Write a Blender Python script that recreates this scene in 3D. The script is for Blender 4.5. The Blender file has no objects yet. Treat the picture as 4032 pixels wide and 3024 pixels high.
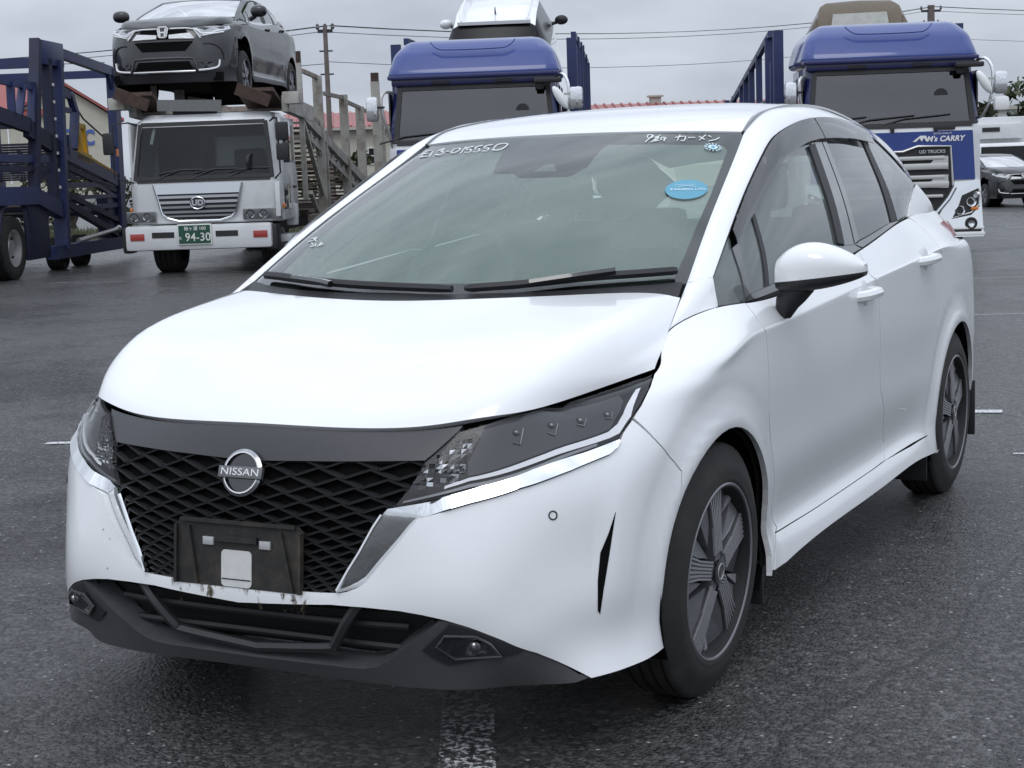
import bpy, bmesh, math, random
import numpy as np
from mathutils import Vector, Matrix
from mathutils.geometry import delaunay_2d_cdt
random.seed(4)
R=math.radians
SC=bpy.context.scene
COL=SC.collection
# ------------------------------------------------------------------ camera, sky, sun, exposure
CAM_O=(2.1807,-3.6636,1.2999); YAW,PITCH,ROLL=.480238,-.133712,-.034835
def cam_axes():
    cy,sy,cp,sp=math.cos(YAW),math.sin(YAW),math.cos(PITCH),math.sin(PITCH)
    f=Vector((-sy*cp,cy*cp,sp)); r=Vector((cy,sy,0)); u=r.cross(f)
    return r*math.cos(ROLL)+u*math.sin(ROLL), u*math.cos(ROLL)-r*math.sin(ROLL), f
_r,_u,_f=cam_axes()
cd=bpy.data.cameras.new('camera'); cd.sensor_width=36; cd.lens=6428.7/4032*36; cd.clip_start=.05; cd.clip_end=3000
co=bpy.data.objects.new('camera',cd); COL.objects.link(co)
co.matrix_world=Matrix(((_r.x,_u.x,-_f.x,CAM_O[0]),(_r.y,_u.y,-_f.y,CAM_O[1]),(_r.z,_u.z,-_f.z,CAM_O[2]),(0,0,0,1)))
SC.camera=co
w=bpy.data.worlds.new('World'); SC.world=w; w.use_nodes=True
nt=w.node_tree; nt.nodes.clear()
def N(nt,t,**kw):
    n=nt.nodes.new(t)
    for k,v in kw.items(): setattr(n,k,v)
    return n
wo=N(nt,'ShaderNodeOutputWorld'); bg=N(nt,'ShaderNodeBackground'); sky=N(nt,'ShaderNodeTexSky')
sky.sky_type='NISHITA'; sky.sun_disc=False; sky.sun_elevation=R(52); sky.sun_rotation=R(200); sky.air_density=1.5; sky.dust_density=5
bg.inputs['Strength'].default_value=.1
# a closed cloud deck: overcast luminance rises from the horizon to the zenith, broken by soft cloud
tc=N(nt,'ShaderNodeTexCoord'); sep=N(nt,'ShaderNodeSeparateXYZ'); nt.links.new(tc.outputs['Generated'],sep.inputs[0])
mr=N(nt,'ShaderNodeMapRange'); mr.inputs['From Min'].default_value=0; mr.inputs['From Max'].default_value=1; mr.inputs['To Min'].default_value=6.2; mr.inputs['To Max'].default_value=15.5
nt.links.new(sep.outputs['Z'],mr.inputs['Value'])
mpg=N(nt,'ShaderNodeMapping'); mpg.inputs['Scale'].default_value=(2.2,2.2,6.5); nt.links.new(tc.outputs['Generated'],mpg.inputs[0])
nz=N(nt,'ShaderNodeTexNoise'); nz.inputs['Scale'].default_value=2.1; nz.inputs['Detail'].default_value=5; nz.inputs['Roughness'].default_value=.5; nt.links.new(mpg.outputs[0],nz.inputs['Vector'])
mr2=N(nt,'ShaderNodeMapRange'); mr2.inputs['From Min'].default_value=.3; mr2.inputs['From Max'].default_value=.7; mr2.inputs['To Min'].default_value=.78; mr2.inputs['To Max'].default_value=1.22
nt.links.new(nz.outputs['Fac'],mr2.inputs['Value'])
mul=N(nt,'ShaderNodeMath',operation='MULTIPLY'); nt.links.new(mr.outputs[0],mul.inputs[0]); nt.links.new(mr2.outputs[0],mul.inputs[1])
cr=N(nt,'ShaderNodeMix',data_type='RGBA'); cr.inputs[6].default_value=(.82,.93,1.13,1); cr.inputs[7].default_value=(.94,.99,1.07,1); nt.links.new(nz.outputs['Fac'],cr.inputs[0])
vm=N(nt,'ShaderNodeVectorMath',operation='SCALE'); nt.links.new(cr.outputs[2],vm.inputs[0]); nt.links.new(mul.outputs[0],vm.inputs['Scale'])
mx=N(nt,'ShaderNodeMix',data_type='RGBA'); mx.inputs[0].default_value=.06
nt.links.new(vm.outputs[0],mx.inputs[6]); nt.links.new(sky.outputs[0],mx.inputs[7])
nt.links.new(mx.outputs[2],bg.inputs['Color']); nt.links.new(bg.outputs[0],wo.inputs[0])
sd=bpy.data.lights.new('sun','SUN'); sd.energy=.6; sd.angle=R(25); sd.color=(1,.98,.95)
so=bpy.data.objects.new('sun',sd); COL.objects.link(so)
so.rotation_euler=(R(38),0,R(20))
SC.view_settings.view_transform='Standard'; SC.view_settings.look='None'; SC.view_settings.exposure=0; SC.view_settings.gamma=1
SC.view_settings.use_curve_mapping=False
# ------------------------------------------------------------------ materials
MATS={}
def mat(name,col,rough=.5,metal=0,coat=0,ior=1.5,noise=0,nscale=20,bump=0,bscale=200,rvar=0,spec=.5,trans=0,dirt=None,dscale=6,damt=.5,emit=None):
    if name in MATS: return MATS[name]
    m=bpy.data.materials.new(name); m.use_nodes=True; t=m.node_tree; b=t.nodes['Principled BSDF']
    b.inputs['Base Color'].default_value=(*col,1); b.inputs['Roughness'].default_value=rough; b.inputs['Metallic'].default_value=metal
    b.inputs['Coat Weight'].default_value=coat; b.inputs['Coat Roughness'].default_value=.03; b.inputs['IOR'].default_value=ior
    b.inputs['Specular IOR Level'].default_value=spec; b.inputs['Transmission Weight'].default_value=trans
    if emit: b.inputs['Emission Color'].default_value=(*emit,1); b.inputs['Emission Strength'].default_value=1
    co=None
    if noise or bump or rvar or dirt:
        co=N(t,'ShaderNodeTexCoord')
    if noise or dirt:
        n=N(t,'ShaderNodeTexNoise'); n.inputs['Scale'].default_value=nscale; n.inputs['Detail'].default_value=6; n.inputs['Roughness'].default_value=.6
        t.links.new(co.outputs['Object'],n.inputs['Vector'])
        r=N(t,'ShaderNodeMapRange'); r.inputs['From Min'].default_value=.3; r.inputs['From Max'].default_value=.7
        r.inputs['To Min'].default_value=1-noise; r.inputs['To Max'].default_value=1+noise; t.links.new(n.outputs['Fac'],r.inputs[0])
        v=N(t,'ShaderNodeVectorMath',operation='SCALE'); v.inputs[0].default_value=col; t.links.new(r.outputs[0],v.inputs['Scale'])
        last=v.outputs[0]
        if dirt:
            n2=N(t,'ShaderNodeTexNoise'); n2.inputs['Scale'].default_value=dscale; n2.inputs['Detail'].default_value=8; n2.inputs['Roughness'].default_value=.7
            t.links.new(co.outputs['Object'],n2.inputs['Vector'])
            r2=N(t,'ShaderNodeMapRange'); r2.inputs['From Min'].default_value=.48; r2.inputs['From Max'].default_value=.72; r2.inputs['To Max'].default_value=damt
            t.links.new(n2.outputs['Fac'],r2.inputs[0])
            k=N(t,'ShaderNodeMix',data_type='RGBA'); t.links.new(r2.outputs[0],k.inputs[0]); t.links.new(last,k.inputs[6]); k.inputs[7].default_value=(*dirt,1)
            last=k.outputs[2]
        t.links.new(last,b.inputs['Base Color'])
    if rvar:
        n=N(t,'ShaderNodeTexNoise'); n.inputs['Scale'].default_value=nscale*.6; n.inputs['Detail'].default_value=5; t.links.new(co.outputs['Object'],n.inputs['Vector'])
        r=N(t,'ShaderNodeMapRange'); r.inputs['From Min'].default_value=.3; r.inputs['From Max'].default_value=.7; r.inputs['To Min'].default_value=max(0,rough-rvar); r.inputs['To Max'].default_value=rough+rvar
        t.links.new(n.outputs['Fac'],r.inputs[0]); t.links.new(r.outputs[0],b.inputs['Roughness'])
    if bump:
        n=N(t,'ShaderNodeTexNoise'); n.inputs['Scale'].default_value=bscale; n.inputs['Detail'].default_value=3; t.links.new(co.outputs['Object'],n.inputs['Vector'])
        u=N(t,'ShaderNodeBump'); u.inputs['Strength'].default_value=bump; u.inputs['Distance'].default_value=.002; t.links.new(n.outputs['Fac'],u.inputs['Height']); t.links.new(u.outputs[0],b.inputs['Normal'])
    MATS[name]=m; return m
def glassmat(name,tint,ior=1.5,rough=.0,gcol=(1,1,1),boost=0.0,haze=None,hf=.2):
    "sheet glass: tinted see-through plus a fresnel mirror"
    if name in MATS: return MATS[name]
    m=bpy.data.materials.new(name); m.use_nodes=True; t=m.node_tree; t.nodes.clear()
    o=N(t,'ShaderNodeOutputMaterial'); a=N(t,'ShaderNodeBsdfTransparent'); a.inputs[0].default_value=(*tint,1)
    g=N(t,'ShaderNodeBsdfGlossy'); g.inputs['Color'].default_value=(*gcol,1); g.inputs['Roughness'].default_value=rough
    f=N(t,'ShaderNodeFresnel'); f.inputs['IOR'].default_value=ior
    ad=N(t,'ShaderNodeMath',operation='ADD'); ad.use_clamp=True; ad.inputs[1].default_value=boost; t.links.new(f.outputs[0],ad.inputs[0])
    if haze:   # thin film of condensation
        df=N(t,'ShaderNodeBsdfDiffuse'); df.inputs[0].default_value=(*haze,1); hz=N(t,'ShaderNodeMixShader'); hz.inputs[0].default_value=hf
        t.links.new(a.outputs[0],hz.inputs[1]); t.links.new(df.outputs[0],hz.inputs[2]); a=hz
    x=N(t,'ShaderNodeMixShader'); t.links.new(ad.outputs[0],x.inputs[0]); t.links.new(a.outputs[0],x.inputs[1]); t.links.new(g.outputs[0],x.inputs[2]); t.links.new(x.outputs[0],o.inputs[0])
    MATS[name]=m; return m
# ------------------------------------------------------------------ mesh helpers
def tag(o,label=None,cat=None,group=None,kind=None):
    if label: o['label']=label
    if cat: o['category']=cat
    if group: o['group']=group
    if kind: o['kind']=kind
    return o
def empty(name,loc=(0,0,0),rz=0,label=None,cat=None,group=None,kind=None):
    o=bpy.data.objects.new(name,None); COL.objects.link(o); o.location=loc; o.rotation_euler=(0,0,rz); o.empty_display_size=.2
    return tag(o,label,cat,group,kind)
class MB:
    def __init__(s): s.v=[];s.f=[];s.m=[];s.mats=[];s.sm=[];s.ln={}
    def mi(s,m):
        if m not in s.mats: s.mats.append(m)
        return s.mats.index(m)
    def add(s,vs,fs,m,smooth=False,M=None):
        b=len(s.v); k=s.mi(m)
        for p in vs:
            p=Vector(p)
            if M is not None: p=M@p
            s.v.append(p[:])
        for f in fs: s.f.append([b+i for i in f]); s.m.append(k); s.sm.append(smooth)
        return s
    def box(s,c,d,m,M=None,bev=0):
        x,y,z=[k/2 for k in d]; cx,cy,cz=c
        if bev<=0:
            vs=[(cx+a*x,cy+b*y,cz+e*z) for a in(-1,1) for b in(-1,1) for e in(-1,1)]
            fs=[(0,1,3,2),(4,6,7,5),(0,4,5,1),(2,3,7,6),(0,2,6,4),(1,5,7,3)]
            return s.add(vs,fs,m,False,M)
        bm=bmesh.new(); bmesh.ops.create_cube(bm,size=1)
        for v in bm.verts: v.co=Vector((v.co.x*d[0]+cx,v.co.y*d[1]+cy,v.co.z*d[2]+cz))
        bmesh.ops.bevel(bm,geom=bm.edges[:],offset=min(bev,min(d)*.45),segments=2,profile=.6,affect='EDGES')
        bm.verts.index_update(); vs=[v.co[:] for v in bm.verts]; fs=[[v.index for v in f.verts] for f in bm.faces]; bm.free()
        return s.add(vs,fs,m,True,M)
    def bar(s,a,b,w,h,m,up=(0,0,1)):
        "rectangular bar from a to b"
        a=Vector(a);b=Vector(b);d=(b-a); L=d.length
        if L<1e-6: return s
        d.normalize(); u=Vector(up); 
        if abs(d.dot(u))>.98: u=Vector((1,0,0))
        x=d.cross(u).normalized(); y=x.cross(d)
        vs=[a+x*(i*w/2)+y*(j*h/2) for i,j in((-1,-1),(1,-1),(1,1),(-1,1))]+[b+x*(i*w/2)+y*(j*h/2) for i,j in((-1,-1),(1,-1),(1,1),(-1,1))]
        return s.add(vs,[(3,2,1,0),(4,5,6,7),(0,1,5,4),(1,2,6,5),(2,3,7,6),(3,0,4,7)],m)
    def tube(s,pts,r,m,n=8,closed=False,caps=True):
        pts=[Vector(p) for p in pts]; rs=r if isinstance(r,(list,tuple)) else [r]*len(pts)
        b=[];k=len(pts);prev=None
        for i,p in enumerate(pts):
            t=(pts[(i+1)%k]-pts[i-1]) if closed else (pts[min(i+1,k-1)]-pts[max(i-1,0)])
            t.normalize()
            if prev is None:
                u=Vector((0,0,1)) if abs(t.z)<.9 else Vector((1,0,0)); x=t.cross(u).normalized()
            else: x=(prev-t*prev.dot(t)).normalized()
            prev=x; y=t.cross(x)
            b+=[p+(x*math.cos(a)+y*math.sin(a))*rs[i] for a in [2*math.pi*j/n for j in range(n)]]
        fs=[]
        for i in range(k if closed else k-1):
            for j in range(n):
                i2=(i+1)%k; fs.append((i*n+j,i*n+(j+1)%n,i2*n+(j+1)%n,i2*n+j))
        if caps and not closed: fs.append(list(range(n))[::-1]); fs.append([(k-1)*n+j for j in range(n)])
        return s.add(b,fs,m,True)
    def lathe(s,prof,m,n=32,axis='x',c=(0,0,0),M=None,closed=False):
        "prof: (offset along axis, radius)"
        vs=[];k=len(prof)
        for a in range(n):
            ca,sa=math.cos(2*math.pi*a/n),math.sin(2*math.pi*a/n)
            for h,r in prof:
                q=(h,r*ca,r*sa) if axis=='x' else (r*sa,h,r*ca) if axis=='y' else (r*ca,r*sa,h)
                vs.append((q[0]+c[0],q[1]+c[1],q[2]+c[2]))
        fs=[]
        for a in range(n):
            for j in range(k if closed else k-1):
                a2=(a+1)%n;j2=(j+1)%k; fs.append((a*k+j,a2*k+j,a2*k+j2,a*k+j2))
        return s.add(vs,fs,m,True,M)
    def prism(s,poly,d,m,M=None,smooth=False):
        "poly: list of 3d points (planar), extruded by vector d"
        n=len(poly); d=Vector(d); vs=[Vector(p) for p in poly]; vs+=[p+d for p in vs]
        fs=[list(range(n))[::-1],[n+i for i in range(n)]]+[(i,(i+1)%n,n+(i+1)%n,n+i) for i in range(n)]
        return s.add(vs,fs,m,smooth,M)
    def ellipsoid(s,c,r,m,nu=16,nv=10,e=1.0):
        vs=[];fs=[]
        P=lambda x:math.copysign(abs(x)**e,x)
        for i in range(nv+1):
            ph=math.pi*i/nv-math.pi/2
            for j in range(nu):
                th=2*math.pi*j/nu
                vs.append((c[0]+r[0]*P(math.cos(ph))*P(math.cos(th)),c[1]+r[1]*P(math.cos(ph))*P(math.sin(th)),c[2]+r[2]*P(math.sin(ph))))
        for i in range(nv):
            for j in range(nu): fs.append((i*nu+j,i*nu+(j+1)%nu,(i+1)*nu+(j+1)%nu,(i+1)*nu+j))
        return s.add(vs,fs,m,True)
    def build(s,name,parent=None,label=None,cat=None,group=None,kind=None,auto=True,fixn=False):
        me=bpy.data.meshes.new(name); me.from_pydata(s.v,[],s.f); me.update()
        for m in s.mats: me.materials.append(m)
        me.polygons.foreach_set('material_index',s.m); me.polygons.foreach_set('use_smooth',s.sm)
        bm=bmesh.new(); bm.from_mesh(me)
        lv=[v for v in bm.verts if not v.link_faces]
        if lv: bmesh.ops.delete(bm,geom=lv,context='VERTS')
        if fixn: bmesh.ops.recalc_face_normals(bm,faces=bm.faces[:])
        if auto:
            for e in bm.edges:
                if len(e.link_faces)==2 and e.calc_face_angle(0)>R(38): e.smooth=False
        bm.to_mesh(me); bm.free()
        o=bpy.data.objects.new(name,me); COL.objects.link(o)
        if parent: o.parent=parent
        return tag(o,label,cat,group,kind)
def copy_tree(o,parent=None):
    c=o.copy(); COL.objects.link(c)
    if parent: c.parent=parent
    for ch in [q for q in bpy.data.objects if q.parent==o]: copy_tree(ch,c)
    return c
def text(body,size,m,parent,M,name='lettering',ext=.0015,align='CENTER',sx=1,shear=0,bold=0):
    cu=bpy.data.curves.new(name,'FONT'); cu.body=body; cu.size=size; cu.extrude=ext; cu.align_x=align; cu.align_y='CENTER'; cu.offset=bold; cu.shear=shear; cu.space_character=1.05
    o=bpy.data.objects.new(name,cu); COL.objects.link(o)
    dg=bpy.context.evaluated_depsgraph_get(); me=bpy.data.meshes.new_from_object(o.evaluated_get(dg)); COL.objects.unlink(o); bpy.data.objects.remove(o)
    me.materials.clear(); me.materials.append(m)
    me.transform(M@Matrix.Diagonal((sx,1,1,1)))
    q=bpy.data.objects.new(name,me); COL.objects.link(q)
    if parent: q.parent=parent
    return q
def frame(o,x,y):
    "matrix with origin o, x axis and y axis given"
    x=Vector(x).normalized(); y=Vector(y); z=x.cross(y).normalized(); y=z.cross(x)
    return Matrix(((x.x,y.x,z.x,o[0]),(x.y,y.y,z.y,o[1]),(x.z,y.z,z.z,o[2]),(0,0,0,1)))

# ---------- tensor product spline surfaces of the hatchback body (x = car's left, y = rearwards, z = up)
def nat_cubic(n):
    "matrix giving second derivatives of a natural cubic through n unit-spaced knots"
    A=np.zeros((n,n));B=np.zeros((n,n));A[0,0]=A[-1,-1]=1
    for i in range(1,n-1):
        A[i,i-1:i+2]=[1,4,1];B[i,i-1:i+2]=[6,-12,6]
    return np.linalg.solve(A,B)
def basis(n,t):
    M=nat_cubic(n);t=np.clip(np.asarray(t,float),0,n-1);i=np.minimum(t.astype(int),n-2);s=t-i
    I=np.eye(n);a=I[i]*(1-s)[:,None]+I[i+1]*s[:,None]
    return a+(((1-s)**3-(1-s))/6)[:,None]*M[i]+((s**3-s)/6)[:,None]*M[i+1]
class Surf:
    def __init__(S,P,post=None,sym=False):
        P=np.array(P,float);S.n,S.m=P.shape[:2];S.post=post;S.off=0   # n columns (u), m rows (v)
        if sym:P=np.concatenate([P[:0:-1]*[-1,1,1],P]);S.off=S.n-1    # mirrored across the centre line: u runs from -(n-1)
        S.P=P
    def raw(S,u,v):
        p=np.einsum('ki,kj,ijc->kc',basis(len(S.P),np.asarray(u,float)+S.off),basis(S.m,v),S.P)
        return S.post(p) if S.post is not None else p
    def __call__(S,u,v):
        return S.raw(np.atleast_1d(u),np.atleast_1d(v))
    def nrm(S,u,v,e=2e-3):
        u=np.atleast_1d(np.asarray(u,float));v=np.atleast_1d(np.asarray(v,float))
        du=S.raw(u+e,v)-S.raw(u-e,v);dv=S.raw(u,v+e)-S.raw(u,v-e)
        n=np.cross(du,dv);return n/(np.linalg.norm(n,axis=1)[:,None]+1e-12)
# lower body: columns from the nose round to the tail, rows from sill to belt
FRONT=[
 [(0,-.755,.185),(0,-.80,.27),(0,-.826,.36),(0,-.812,.46),(0,-.80,.56),(0,-.775,.655),(0,-.735,.742),(0,-.70,.76),(0,-.68,.77),(0,-.66,.775),(0,-.64,.78)],
 [(.21,-.757,.185),(.215,-.797,.27),(.22,-.822,.36),(.22,-.805,.46),(.22,-.793,.56),(.22,-.763,.655),(.22,-.717,.738),(.22,-.69,.757),(.22,-.67,.767),(.22,-.65,.773),(.22,-.63,.778)],
 [(.39,-.75,.185),(.40,-.775,.27),(.405,-.795,.36),(.405,-.785,.46),(.405,-.765,.56),(.405,-.73,.655),(.395,-.675,.741),(.39,-.65,.757),(.385,-.63,.767),(.38,-.61,.773),(.375,-.59,.778)],
 [(.52,-.715,.185),(.535,-.738,.27),(.54,-.758,.36),(.54,-.747,.46),(.54,-.715,.56),(.535,-.678,.65),(.52,-.628,.758),(.51,-.605,.768),(.50,-.585,.774),(.49,-.565,.778),(.48,-.55,.78)],
 [(.605,-.655,.185),(.62,-.69,.27),(.63,-.692,.36),(.635,-.682,.46),(.635,-.652,.56),(.63,-.612,.65),(.605,-.548,.765),(.592,-.53,.773),(.58,-.515,.778),(.57,-.505,.78),(.56,-.495,.782)],
 [(.715,-.598,.188),(.703,-.60,.275),(.71,-.605,.36),(.713,-.597,.46),(.71,-.577,.56),(.703,-.54,.655),(.685,-.482,.74),(.667,-.462,.768),(.655,-.45,.778),(.645,-.44,.784),(.632,-.43,.787)],
 [(.782,-.50,.192),(.768,-.492,.275),(.775,-.50,.36),(.778,-.492,.46),(.776,-.475,.56),(.768,-.445,.655),(.745,-.40,.735),(.727,-.38,.770),(.712,-.365,.785),(.70,-.355,.793),(.682,-.345,.797)],
 [(.815,-.36,.19),(.803,-.362,.275),(.807,-.362,.36),(.81,-.358,.46),(.812,-.35,.56),(.812,-.335,.655),(.797,-.305,.735),(.778,-.285,.775),(.757,-.27,.795),(.745,-.265,.803),(.73,-.257,.808)],
 [(.79,-.17,.185),(.82,-.17,.27),(.83,-.17,.36),(.835,-.17,.46),(.838,-.17,.56),(.839,-.17,.655),(.837,-.17,.745),(.832,-.168,.788),(.805,-.162,.815),(.772,-.156,.832),(.738,-.15,.845)],
 [(.80,0,.185),(.83,0,.27),(.84,0,.36),(.844,0,.46),(.846,0,.56),(.847,0,.655),(.8475,0,.745),(.8465,0,.800),(.841,0,.829),(.782,-.01,.862),(.714,-.02,.893)],
]
def bx(y,pts):
    ys,vs=zip(*pts);return np.interp(y,ys,vs)
BELT=[(.228,.748,.926),(.343,.780,.927),(.52,.794,.935),(.75,.797,.948),(.95,.795,.960),(1.22,.790,.980),(1.45,.784,.998),(1.75,.775,1.030),(2.02,.762,1.058),(2.25,.745,1.066),(2.55,.720,1.065),(2.9,.685,1.058)]
def belt(y):
    a=np.array(BELT);return np.interp(y,a[:,0],a[:,1]),np.interp(y,a[:,0],a[:,2])
SIDEX=[ # y: x of rows 0..7
 (.2,[.838,.834,.838,.843,.845,.846,.847,.845]),
 (.4,[.846,.831,.815,.832,.838,.843,.847,.846]),
 (.75,[.846,.829,.806,.829,.838,.843,.847,.846]),
 (1.15,[.846,.829,.806,.829,.838,.843,.8475,.846]),
 (1.55,[.846,.829,.806,.829,.838,.843,.8475,.846]),
 (1.95,[.846,.830,.810,.831,.838,.844,.8475,.846]),
 (2.3,[.835,.832,.836,.84,.843,.845,.846,.845]),
 (2.6,[.79,.825,.836,.84,.843,.845,.845,.842]),
 (2.9,[.77,.80,.815,.823,.827,.828,.826,.818])]
def lower():
    C=[list(c) for c in FRONT]
    for y,xs in SIDEX:
        bxx,bz=belt(y); cz=.868+.042*(y-.4) if y<2.4 else .948
        zs=[.185 if y<.3 else .21 if y<.5 else .228 if y<2.1 else .20,.275 if y<.3 or y>2.1 else .283,.345,.46,.56,.65,.745,(.868+.042*(y-.4)-.028) if y<2.4 else .915]
        col=[(x,y,z) for x,z in zip(xs,zs)]
        x8=.8425 if y<2.4 else .825 if y<2.8 else .772
        col+=[(x8,y,cz),(x8*.62+bxx*.38,y,cz+.40*(bz-cz)),(bxx,y,bz)]
        C.append(col)
    C.append([(.70,3.06,.2),(.735,3.08,.28),(.755,3.08,.36),(.768,3.08,.46),(.772,3.08,.56),(.772,3.08,.65),(.77,3.08,.745),(.748,3.06,.86),(.705,3.05,.93),(.675,3.03,.985),(.63,3.0,1.045)])
    C.append([(.5,3.15,.2),(.5,3.18,.28),(.5,3.2,.36),(.5,3.2,.46),(.5,3.2,.56),(.5,3.19,.65),(.5,3.18,.745),(.5,3.16,.86),(.5,3.14,.946),(.5,3.12,1.0),(.5,3.1,1.05)])
    C.append([(0,3.19,.2),(0,3.21,.28),(0,3.22,.36),(0,3.22,.46),(0,3.22,.56),(0,3.21,.65),(0,3.2,.745),(0,3.19,.86),(0,3.18,.946),(0,3.17,1.0),(0,3.15,1.05)])
    return C
def flare(p):
    q=p.copy()
    for cy in (0.,2.58):
        r=np.hypot(p[:,1]-cy,p[:,2]-.305)
        side=np.clip((np.abs(p[:,0])-.74)/.05,0,1)*np.sign(p[:,0])
        up=np.clip((p[:,2]-.2)/.15,0,1)
        q[:,0]+=side*up*(.010*np.exp(-((r-.362)/.034)**2)-.002*np.exp(-((r-.445)/.022)**2))
    # hollow of the bumper cheek, ending at the air curtain edge
    ax=np.abs(p[:,0]); f=np.clip((.2-p[:,1])/.3,0,1)*(p[:,1]<-.3)
    s=np.clip((ax-.50)/.20,0,1); s=s*s*(3-2*s)*np.clip((.775-ax)/.03,0,1)
    k=.013*s*f*np.exp(-((p[:,2]-.455)/.11)**2)
    q[:,1]+=k*.8; q[:,0]-=k*.6*np.sign(p[:,0])
    return q
LOWER=Surf(lower(),flare,True)
# upper side: columns along the pillar and roof rail, rows belt, glass, glass, glass top, crest, screen edge
A_=[(.772,-.02,.905)]+[(x,y,z) for y,x,z in BELT[:11]]+[(.69,2.85,1.058),(.60,3.10,1.03)]
D_=[(.748,.04,.935),(.722,.265,.996),(.692,.479,1.106),(.662,.70,1.211),(.637,.93,1.312),(.626,1.085,1.363),(.615,1.311,1.3983),(.61,1.5,1.4135),(.603,1.79,1.412),(.605,2.09,1.381),(.614,2.28,1.341),(.637,2.53,1.249),(.66,2.66,1.1545),(.585,3.03,1.09)]
E_=[(.725,.03,.94),(.696,.216,.993),(.663,.437,1.110),(.630,.657,1.212),(.590,.925,1.332),(.572,1.065,1.393),(.560,1.25,1.433),(.564,1.45,1.449),(.552,1.72,1.451),(.55,1.98,1.432),(.552,2.288,1.395),(.562,2.59,1.336),(.585,2.85,1.222),(.54,3.07,1.14)]
F_=[(.69,.04,.93),(.673,.211,.988),(.640,.431,1.104),(.607,.65,1.206),(.565,.92,1.325),(.545,1.06,1.386),(.530,1.24,1.429),(.524,1.42,1.449),(.518,1.72,1.457),(.515,2.0,1.446),(.51,2.3,1.415),(.50,2.62,1.360),(.50,2.95,1.26),(.47,3.09,1.18)]
def upper():
    C=[]
    for a,d,e,f in zip(A_,D_,E_,F_):
        a,d,e,f=map(np.array,(a,d,e,f))
        k=0 if len(C)<2 else .6 if len(C)==2 else 1; b=a+(d-a)*.36+np.array([.016*k,0,0]);c=a+(d-a)*.70+np.array([.015*k,0,0])
        C.append([a,b,c,d,e,f])
    C[0]=[p for p in LOWER(np.array([10.0,9.85,9.7,9.5,9.22,9.0]),np.full(6,10.))]
    return C
_up=upper(); FTOP=Surf([_up[0],_up[1]])
_up[0]=[2*np.array(a)-np.array(b) for a,b in zip(_up[1],_up[2])]
UPPER=Surf(_up)
# bonnet: columns centre to shut line, rows nose to cowl (half)
BON=[
 [(0,-.737,.745),(0,-.698,.780),(0,-.625,.824),(0,-.49,.876),(0,-.33,.923),(0,-.13,.968)],
 [(.22,-.719,.741),(.22,-.680,.776),(.22,-.610,.821),(.22,-.51,.875),(.22,-.32,.922),(.24,-.10,.972)],
 [(.395,-.677,.744),(.40,-.642,.780),(.40,-.575,.825),(.41,-.48,.877),(.42,-.29,.925),(.43,-.015,.974)],
 [(.52,-.630,.761),(.525,-.600,.796),(.53,-.545,.835),(.545,-.44,.883),(.56,-.25,.929),(.57,.055,.975)],
 [(.605,-.55,.770),(.612,-.522,.803),(.622,-.475,.839),(.635,-.38,.885),(.645,-.21,.928),(.645,.10,.969)],
 [(.678,-.385,.792),(.684,-.365,.814),(.690,-.325,.838),(.698,-.24,.870),(.692,-.11,.911),(.670,.125,.961)],
 [(.743,-.183,.817),(.741,-.160,.834),(.737,-.12,.856),(.725,-.063,.8785),(.708,.02,.911),(.682,.147,.956)],
]
BONNET=Surf(BON,None,True)
# windscreen: columns centre to pillar, rows base to header
def ws():
    s=[(.674,.205,.985),(.640,.431,1.104),(.607,.65,1.206),(.575,.857,1.296),(.547,1.025,1.371)]
    c=[(0,-.06,.972),(0,.17,1.10),(0,.415,1.215),(0,.655,1.308),(0,.90,1.386)]
    C=[]
    for f,k in ((0,0),(.33,.89),(.62,.62),(.85,.27),(1,0)):
        row=[]
        for a,b in zip(c,s):
            a=np.array(a);b=np.array(b)
            t=f**2*.75+.25*f**4
            row.append((b[0]*f,a[1]+(b[1]-a[1])*t,a[2]+(b[2]-a[2])*t))
        C.append(row)
    return C
SCREEN=Surf(ws(),None,True)
def roof():
    cz=[(.90,1.386),(1.05,1.422),(1.3,1.460),(1.6,1.482),(1.95,1.487),(2.3,1.467),(2.65,1.42),(3.0,1.345),(3.12,1.31)]
    ed=[(.547,1.025,1.371),(.541,1.11,1.407),(.530,1.24,1.431),(.522,1.5,1.455),(.517,1.85,1.458),(.511,2.2,1.430),(.505,2.55,1.378),(.50,2.88,1.305),(.48,3.02,1.27)]
    C=[]
    for f in (0,.35,.65,.87,1):
        row=[]
        for (y,z),e in zip(cz,ed):
            t=f**2*.6+.4*f**4
            row.append((e[0]*f,y+(e[1]-y)*t,z+(e[2]-z)*t))
        C.append(row)
    return C
ROOF=Surf(roof(),None,True)

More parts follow.
